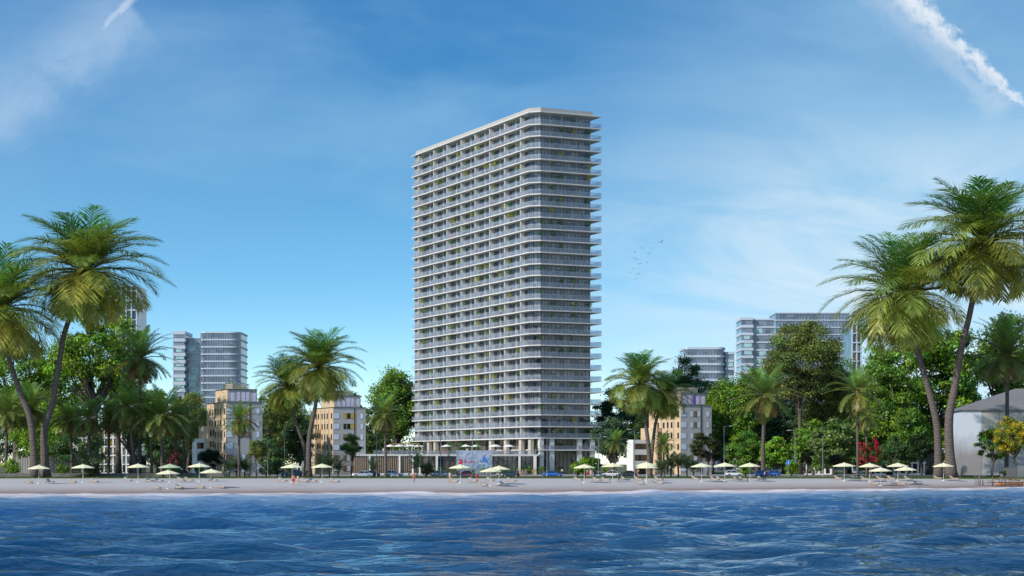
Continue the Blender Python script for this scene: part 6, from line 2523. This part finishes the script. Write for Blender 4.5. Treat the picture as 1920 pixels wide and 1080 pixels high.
def body_mesh(kind):
    J = pose(kind)
    b = MB()
    b.tube([J['pel'] + Vector((0, 0, -0.08)), J['pel'], J['waist'], J['chest'], J['chest'] + Vector((0, 0, 0.10)), J['neck'] + Vector((0, 0, -0.02))], [0.12, 0.155, 0.125, 0.155, 0.15, 0.06], 14, sx=1.0)
    b.ball(J['chest'] + Vector((0, 0, 0.04)), (0.18, 0.11, 0.13), 14, 8)
    b.tube([J['neck'] + Vector((0, 0, -0.06)), J['neck'] + Vector((0, 0, 0.08))], [0.062, 0.055], 10)
    b.ball(J['head'], (0.077, 0.095, 0.115), 14, 10)
    b.ball(J['head'] + Vector((0, -0.035, -0.06)), (0.055, 0.06, 0.055), 10, 6)      # jaw
    b.ball(J['head'] + Vector((0, -0.10, -0.015)), (0.014, 0.022, 0.026), 8, 5)      # nose
    b.ball(J['head'] + Vector((0, -0.088, -0.062)), (0.026, 0.012, 0.010), 8, 5)     # lips
    for s_, n_ in ((-1, 'L'), (1, 'R')):
        b.ball(J['head'] + Vector((s_ * 0.080, 0.005, -0.01)), (0.012, 0.02, 0.03), 8, 5)
        b.ball(J['sh' + n_], 0.062, 10, 6)
        b.tube([J['sh' + n_], J['sh' + n_].lerp(J['el' + n_], 0.4), J['el' + n_]], [0.055, 0.048, 0.038], 10)
        b.tube([J['el' + n_], J['el' + n_].lerp(J['wr' + n_], 0.3), J['wr' + n_]], [0.039, 0.040, 0.026], 10)
        b.ball(J['el' + n_], 0.039, 8, 6)
        b.tube([J['hip' + n_], J['hip' + n_].lerp(J['kn' + n_], 0.35), J['kn' + n_]], [0.092, 0.085, 0.055], 12)
        b.ball(J['kn' + n_], 0.055, 10, 6)
        b.tube([J['kn' + n_], J['kn' + n_].lerp(J['an' + n_], 0.3), J['an' + n_]], [0.054, 0.057, 0.034], 12)
        b.ball(J['hip' + n_] + Vector((0, 0.03, -0.02)), (0.095, 0.10, 0.10), 10, 6)
        # foot
        h = J['an' + n_] + Vector((0, 0.03, -0.04))
        b.tube([h + Vector((0, 0.02, -0.005)), J['an' + n_].lerp(J['toe' + n_], 0.5), J['toe' + n_]], [0.035, 0.038, 0.024], 10)
        b.tube([J['an' + n_], h], [0.034, 0.036], 8)
        # hand: palm, four fingers of different length and a thumb off its side
        d = (J['wr' + n_] - J['el' + n_]).normalized()
        fw = Vector((0, -1, 0))
        side = d.cross(Vector((s_, 0, 0)))
        side = (fw - d * fw.dot(d)).normalized()
        pn = d.cross(side).normalized()
        pc = J['wr' + n_] + d * 0.045
        b.tube([J['wr' + n_], J['wr' + n_] + d * 0.03, J['wr' + n_] + d * 0.09], [0.026, 0.033, 0.034], 8)
        for q, (off, ln_) in enumerate(((-0.030, 0.060), (-0.010, 0.075), (0.010, 0.080), (0.030, 0.070))):
            r0 = J['wr' + n_] + d * 0.085 + side * off
            k1 = r0 + d * ln_ * 0.5
            curl = pn * (-0.012 * s_)
            b.tube([r0, k1, k1 + d * ln_ * 0.45 + curl], [0.0105, 0.010, 0.009], 6)
        t0 = J['wr' + n_] + d * 0.03 + side * 0.03
        b.tube([t0, t0 + d * 0.03 + side * 0.028, t0 + d * 0.065 + side * 0.034], [0.013, 0.012, 0.010], 6)
    return voxel(b, 'body', 0.0085, 1)


def garment(kind, what):
    J = pose(kind)
    b = MB()
    if what in ('shorts', 'trousers', 'briefs', 'suit', 'dress'):
        b.tube([J['pel'] + Vector((0, 0, -0.10)), J['pel'], J['waist'] + Vector((0, 0, -0.04))], [0.15, 0.172, 0.145], 14)
        for n_ in 'LR':
            b.ball(J['hip' + n_] + Vector((0, 0.03, -0.02)), (0.105, 0.11, 0.11), 10, 6)
            if what in ('shorts', 'trousers'):
                e = 0.75 if what == 'shorts' else 1.0
                b.tube([J['hip' + n_], J['hip' + n_].lerp(J['kn' + n_], e)], [0.108, 0.088 if what == 'shorts' else 0.07], 12)
            if what == 'trousers':
                b.tube([J['kn' + n_], J['an' + n_] + Vector((0, 0, 0.02))], [0.070, 0.058], 12)
                b.ball(J['kn' + n_], 0.070, 10, 6)
        if what == 'dress':
            b.tube([J['waist'], J['pel'], J['pel'] + Vector((0, 0, -0.35))], [0.14, 0.19, 0.26], 16)
    if what in ('shirt', 'suit', 'dress'):
        b.tube([J['waist'] + Vector((0, 0, -0.06)), J['waist'], J['chest'], J['chest'] + Vector((0, 0, 0.09))], [0.15, 0.142, 0.170, 0.155], 14)
        b.ball(J['chest'] + Vector((0, 0, 0.03)), (0.195, 0.125, 0.13), 14, 8)
        if what == 'shirt':
            for n_ in 'LR':
                b.tube([J['sh' + n_], J['sh' + n_].lerp(J['el' + n_], 0.6)], [0.072, 0.062], 10)
                b.ball(J['sh' + n_], 0.072, 10, 6)
    if what == 'bikini_top':
        b.ball(J['chest'] + Vector((0, -0.02, 0.03)), (0.15, 0.118, 0.045), 14, 8)
        b.tube([J['chest'] + Vector((0, 0, 0.01)), J['chest'] + Vector((0, 0, 0.04))], [0.162, 0.162], 14)
    return voxel(b, what, 0.014, 2)


def hair_mesh(kind, long):
    J = pose(kind)
    b = MB()
    b.ball(J['head'] + Vector((0, 0.018, 0.022)), (0.087, 0.098, 0.112), 14, 10)
    if long:
        b.tube([J['head'] + Vector((0, 0.05, 0.0)), J['head'] + Vector((0, 0.085, -0.14)), J['head'] + Vector((0, 0.11, -0.28))], [0.08, 0.07, 0.03], 10)
    me = voxel(b, 'hair', 0.012, 1)
    return me


_pm = {}


def pcache(key, fn):
    if key not in _pm:
        _pm[key] = fn()
    return _pm[key]


def skin(i):
    return mat('skin_%s' % ('fair', 'tan', 'brown')[i], ((0.62, 0.36, 0.26), (0.50, 0.25, 0.15), (0.25, 0.12, 0.07))[i], 0.6, 0.3, var=0.05)


def person(label, px, py, Y, kind, rz, garments, skin_i=1, hair=(0.03, 0.02, 0.015), long=False, h=1.72, z=None):
    if Y is None:
        p = on_beach(px, py)
    else:
        p = Vector((X(px, Y), Y, z if z is not None else 0.05))
    r_ = empty('person', p, rz, label, 'person')
    sc_ = h / 1.735
    r_.scale = (sc_,) * 3

    def put(nm, me, m_):
        m2 = me.copy()
        m2.materials.append(m_)
        return link(nm, m2, r_)
    put('body', pcache(('b', kind), lambda: body_mesh(kind)), skin(skin_i))
    for g_, c in garments:
        nm = {'bikini_top': 'swim_top', 'briefs': 'swim_briefs', 'suit': 'swimsuit'}.get(g_, g_)
        put(nm, pcache((g_, kind), lambda: garment(kind, g_)), mat('cloth_%d_%d_%d' % tuple(int(v * 100) for v in c), c, 0.9, 0.1, var=0.08))
    put('hair', pcache(('h', kind, long), lambda: hair_mesh(kind, long)), mat('hair_%d' % int(hair[0] * 1000), hair, 0.7, 0.3))
    J = pose(kind)
    for s_ in (-1, 1):
        e = MB().ball(J['head'] + Vector((s_ * 0.03, -0.086, 0.012)), (0.011, 0.008, 0.007), 8, 5).build('eye', M_FRAME, r_)


RED, ORG, WHT_, BLK, BLU, PNK, GRN, GRY, KHK = (0.55, 0.03, 0.04), (0.62, 0.13, 0.04), (0.72, 0.72, 0.72), (0.03, 0.03, 0.04), (0.05, 0.08, 0.30), (0.65, 0.32, 0.33), (0.02, 0.30, 0.06), (0.18, 0.19, 0.23), (0.30, 0.20, 0.14)
person('bare chested man in red shorts standing on the sand, taller of two', 550, 911, None, 'stand', R(170), [('shorts', RED)], 1, h=1.85)
person('shorter bather in pink briefs beside the man in red shorts', 558.5, 909.5, None, 'walk', R(150), [('briefs', PNK)], 0, h=1.6)
person('woman in orange red swimsuit standing alone on the sand', 776.5, 905, None, 'armup', R(30), [('suit', ORG)], 1, (0.10, 0.04, 0.02), True, 1.7)
person('person in white top and pink shorts beside a lounger', 843.5, 903.5, None, 'walk', R(60), [('shirt', WHT_), ('shorts', PNK)], 1, (0.10, 0.05, 0.02), True, 1.78)
person('person in dark shirt and red shorts on the sand', 895, 902.5, None, 'stand', R(20), [('shirt', GRY), ('shorts', RED)], 1, h=1.8)
person('person in dark green shorts walking under the umbrella', 1160, 905, None, 'walk', R(80), [('shirt', GRY), ('shorts', (0.03, 0.10, 0.06))], 2, h=1.75)
person('person in black walking past the last lone lounger', 1434, 899.5, None, 'walk', R(90), [('shirt', PNK), ('trousers', BLK)], 1, h=1.7)
person('person in dark clothes standing on the grass by the slats', 767, 895, 396, 'stand', R(10), [('shirt', BLK), ('trousers', GRY)], 1)
person('woman in long pink dress on the road by the white car', 741, 889, 424, 'stand', R(0), [('dress', PNK)], 0, (0.15, 0.08, 0.04), True)
person('woman in orange swimsuit walking on the grass by pink shrub', 824, 893, 400, 'walk', R(-40), [('suit', ORG)], 1, (0.10, 0.05, 0.02), True)
person('person in white shirt sitting low on the grass', 811, 894, 398, 'sit', R(-60), [('shirt', WHT_), ('shorts', RED)], 1)
person('person in violet shirt beside the red car', 857, 891, 409, 'stand', R(0), [('shirt', (0.28, 0.16, 0.42)), ('shorts', BLK)], 1)
person('person in blue shirt just right of the violet one', 862, 891, 408, 'walk', R(10), [('shirt', BLU), ('trousers', BLU)], 1)
person('dark shirted person in green shorts in front of the red car', 887, 892, 404, 'stand', R(0), [('shirt', BLK), ('shorts', GRN)], 2, h=1.8)
person('seated person in white on the grass right of billboard', 933, 894, 399, 'sit', R(40), [('shirt', WHT_), ('shorts', BLK)], 1)
person('person in black standing at the back of the black car', 971, 892, 405, 'stand', R(0), [('shirt', BLK), ('trousers', BLK)], 1)
person('person in khaki shorts on the grass, left of a pair', 980.5, 894, 398, 'stand', R(0), [('briefs', KHK), ('shirt', KHK)], 1)
person('person in grey shirt on the grass, right of a pair', 986, 894, 397, 'stand', R(-20), [('shirt', (0.16, 0.14, 0.25)), ('trousers', GRY)], 1, (0.25, 0.08, 0.03))
person('woman in orange bikini on the pavement before the hedge', 1000, 887, 455, 'armup', R(10), [('bikini_top', ORG), ('briefs', ORG)], 1, (0.12, 0.06, 0.03), True, 1.78, 0.13)
person('person in pale blue shirt by the lobby terrace', 1054, 886, 458, 'stand', R(0), [('shirt', (0.55, 0.62, 0.72)), ('trousers', BLK)], 1, z=0.13)
person('bare chested man in red shorts on grass under umbrella', 1101.5, 894.5, 394, 'stand', R(175), [('shorts', RED)], 1, h=1.85)
person('man in pink shorts beside the red shorted man on grass', 1109, 894.5, 394, 'stand', R(190), [('shorts', PNK), ('shirt', (0.55, 0.38, 0.38))], 1, h=1.8)
person('tall person in brown swimwear near the white balconies', 1196.5, 893, 394, 'armup', R(0), [('briefs', BLK), ('bikini_top', BLK)], 1, h=1.9)
person('person in brown shirt beyond the blue sign', 1513.5, 888, 455, 'stand', R(0), [('shirt', KHK), ('shorts', RED)], 1, z=0.13)
person('person in red shirt sitting on the terrace left of billboard', 832.5, 850, 504.5, 'sit', R(0), [('shirt', RED), ('shorts', RED)], 1, z=5.5)
person('person in white shirt standing on the terrace by green trees', 719, 850, 506, 'stand', R(0), [('shirt', WHT_), ('shorts', PNK)], 1, z=5.5)
person('person in white shirt on the terrace above the billboard', 876.5, 850, 510.5, 'stand', R(0), [('shirt', WHT_), ('trousers', GRY)], 1, z=5.5)

# ================================================================== BIRDS
def bird_mesh(flap):
    b = MB()
    b.tube([(0, -0.28, 0), (0, -0.2, 0.0), (0, 0.0, 0.0), (0, 0.2, 0.0), (0, 0.40, 0.01)], [0.01, 0.055, 0.075, 0.04, 0.012], 8)
    b.ball((0, -0.24, 0.02), 0.05, 8, 5)
    for s_ in (-1, 1):
        z1, z2 = 0.28 * flap, 0.12 * flap
        b.add([(0, -0.10, 0.02), (s_ * 0.42, -0.16, z1), (s_ * 0.85, 0.06, z2), (s_ * 0.42, 0.06, z1), (0, 0.12, 0.02)], [(0, 1, 3, 4), (1, 2, 3)])
    b.add([(0, 0.3, 0.0), (-0.08, 0.5, 0), (0.08, 0.5, 0)], [(0, 1, 2)])
    return b.mesh('bird', mat('gull_grey', (0.22, 0.27, 0.32), 0.8, 0.2, var=0.1))


BM = [bird_mesh(1.0), bird_mesh(-0.6), bird_mesh(0.4)]
BP = [(1240.3, 453.9), (1204, 464.5), (1223, 465), (1216.7, 476), (1189.8, 472), (1180.5, 487.4), (1189, 484), (1192.6, 485.4), (1200, 494.6), (1214, 493.3), (1187, 503), (1181, 510.8), (1197, 514), (1191.7, 522), (1169.4, 529)]
BL = ['highest and rightmost of the flock', 'high in the flock, upper middle', 'beside the upper right end of the flock', 'below the upper right pair', 'highest at the left side', 'furthest left in the middle row', 'in the touching middle trio, centre', 'right one of the touching middle trio',
      'just right of the flock centre', 'at the right of the centre row', 'under the flock centre', 'below left of the flock centre', 'right one of the lower three', 'between the lower three', 'lowest and last of the flock']
for i, ((px, py), lb) in enumerate(zip(BP, BL)):
    Y = 430 + (i * 37) % 60
    o = link('bird', BM[i % 3])
    o.location = W(px, py, Y)
    o.rotation_euler = (R(-15 + (i * 23) % 30), R(-20 + (i * 31) % 40), R((i * 47) % 70 - 20))
    tag(o, 'small grey bird gliding, ' + lb, 'bird', 'birds flying beside the tower')

# ================================================================== JETTY
Yj = 352
zj = 0.1
r_ = empty('jetty', (X(1838, Yj), Yj, 0), 0, 'ramshackle low timber jetty with leaning posts at the water edge', 'jetty')
s = MB()
Lj = (1945 - 1850) / F * Yj
for k in range(34):
    x = 1.4 + k * Lj / 34
    s.box(x, x + Lj / 34 * 0.8, -3.0, 1.5, zj - 0.6 + 0.06 * math.sin(k * 2.3), zj - 0.52 + 0.06 * math.sin(k * 2.3))
s.build('deck', mat('old_timber', (0.14, 0.11, 0.095), 0.9, 0.1, var=0.4, scale=2), r_)
rj = random.Random(8)
for k in range(30):
    x = rj.uniform(-1.5, Lj)
    y = rj.uniform(-3.4, 1.5)
    hh = rj.uniform(0.2, 1.1)
    MB().tube([(x, y, -1.9), (x + rj.uniform(-0.15, 0.15), y, zj - 0.4 + hh)], [0.07, 0.05], 6).build('post', mat('post_timber', (0.20, 0.17, 0.16), 0.9, 0.1, var=0.4, scale=3), r_)
for k in range(6):
    x = rj.uniform(0, Lj - 3)
    y = rj.uniform(-3.2, 1)
    MB().bar((x, y, zj + rj.uniform(-0.3, 0.2)), (x + rj.uniform(2, 3.5), y, zj + rj.uniform(-0.3, 0.3)), 0.08, 0.1).build('rail', M_WOOD, r_)
r_ = empty('rowing_boat', (X(1893, 346), 346, -0.95), R(4), 'orange brown wooden rowing boat lying along the jetty', 'boat')
s = MB()
st = [(-2.6, 0.05, 0.42), (-1.8, 0.5, 0.32), (-0.6, 0.75, 0.28), (0.8, 0.75, 0.28), (1.9, 0.62, 0.32), (2.3, 0.55, 0.36)]
vs = []
for x, w, zt_ in st:
    for a, z_ in ((-1, zt_), (-0.75, 0.05), (0, -0.08), (0.75, 0.05), (1, zt_), (0.9, zt_), (0.65, 0.10), (0, 0.0), (-0.65, 0.10), (-0.9, zt_)):
        vs.append((x, a * w, z_ + 0.1))
fs = []
n = 10
for i in range(len(st) - 1):
    for k in range(n):
        fs.append((i * n + k, i * n + (k + 1) % n, (i + 1) * n + (k + 1) % n, (i + 1) * n + k))
fs.append(tuple(range(n)))
fs.append(tuple((len(st) - 1) * n + k for k in range(n)))
s.add(vs, fs)
s.build('hull', mat('orange_wood', (0.50, 0.21, 0.07), 0.6, 0.3, var=0.25, scale=3), r_)
for x in (-1.0, 0.9):
    MB().box(x - 0.15, x + 0.15, -0.62, 0.62, 0.28, 0.32).build('thwart', M_WOOD, r_)
r_ = empty('trellis_screen', (X(1908, 388), 388, 0), 0, 'grey timber trellis screen and dark board beside the hall', 'screen')
s = MB()
for k in range(9):
    s.box(k * 0.35, k * 0.35 + 0.1, 0, 0.05, 0, 2.6)
for k in range(7):
    s.box(0, 2.9, -0.06, -0.002, k * 0.4, k * 0.4 + 0.1)
s.build('lattice', mat('trellis_grey', (0.30, 0.29, 0.28), 0.9), r_)
MB().box(-2.3, -0.15, 0, 0.1, 0, 2.2).build('board', mat('dark_board', (0.12, 0.12, 0.125), 0.9), r_)
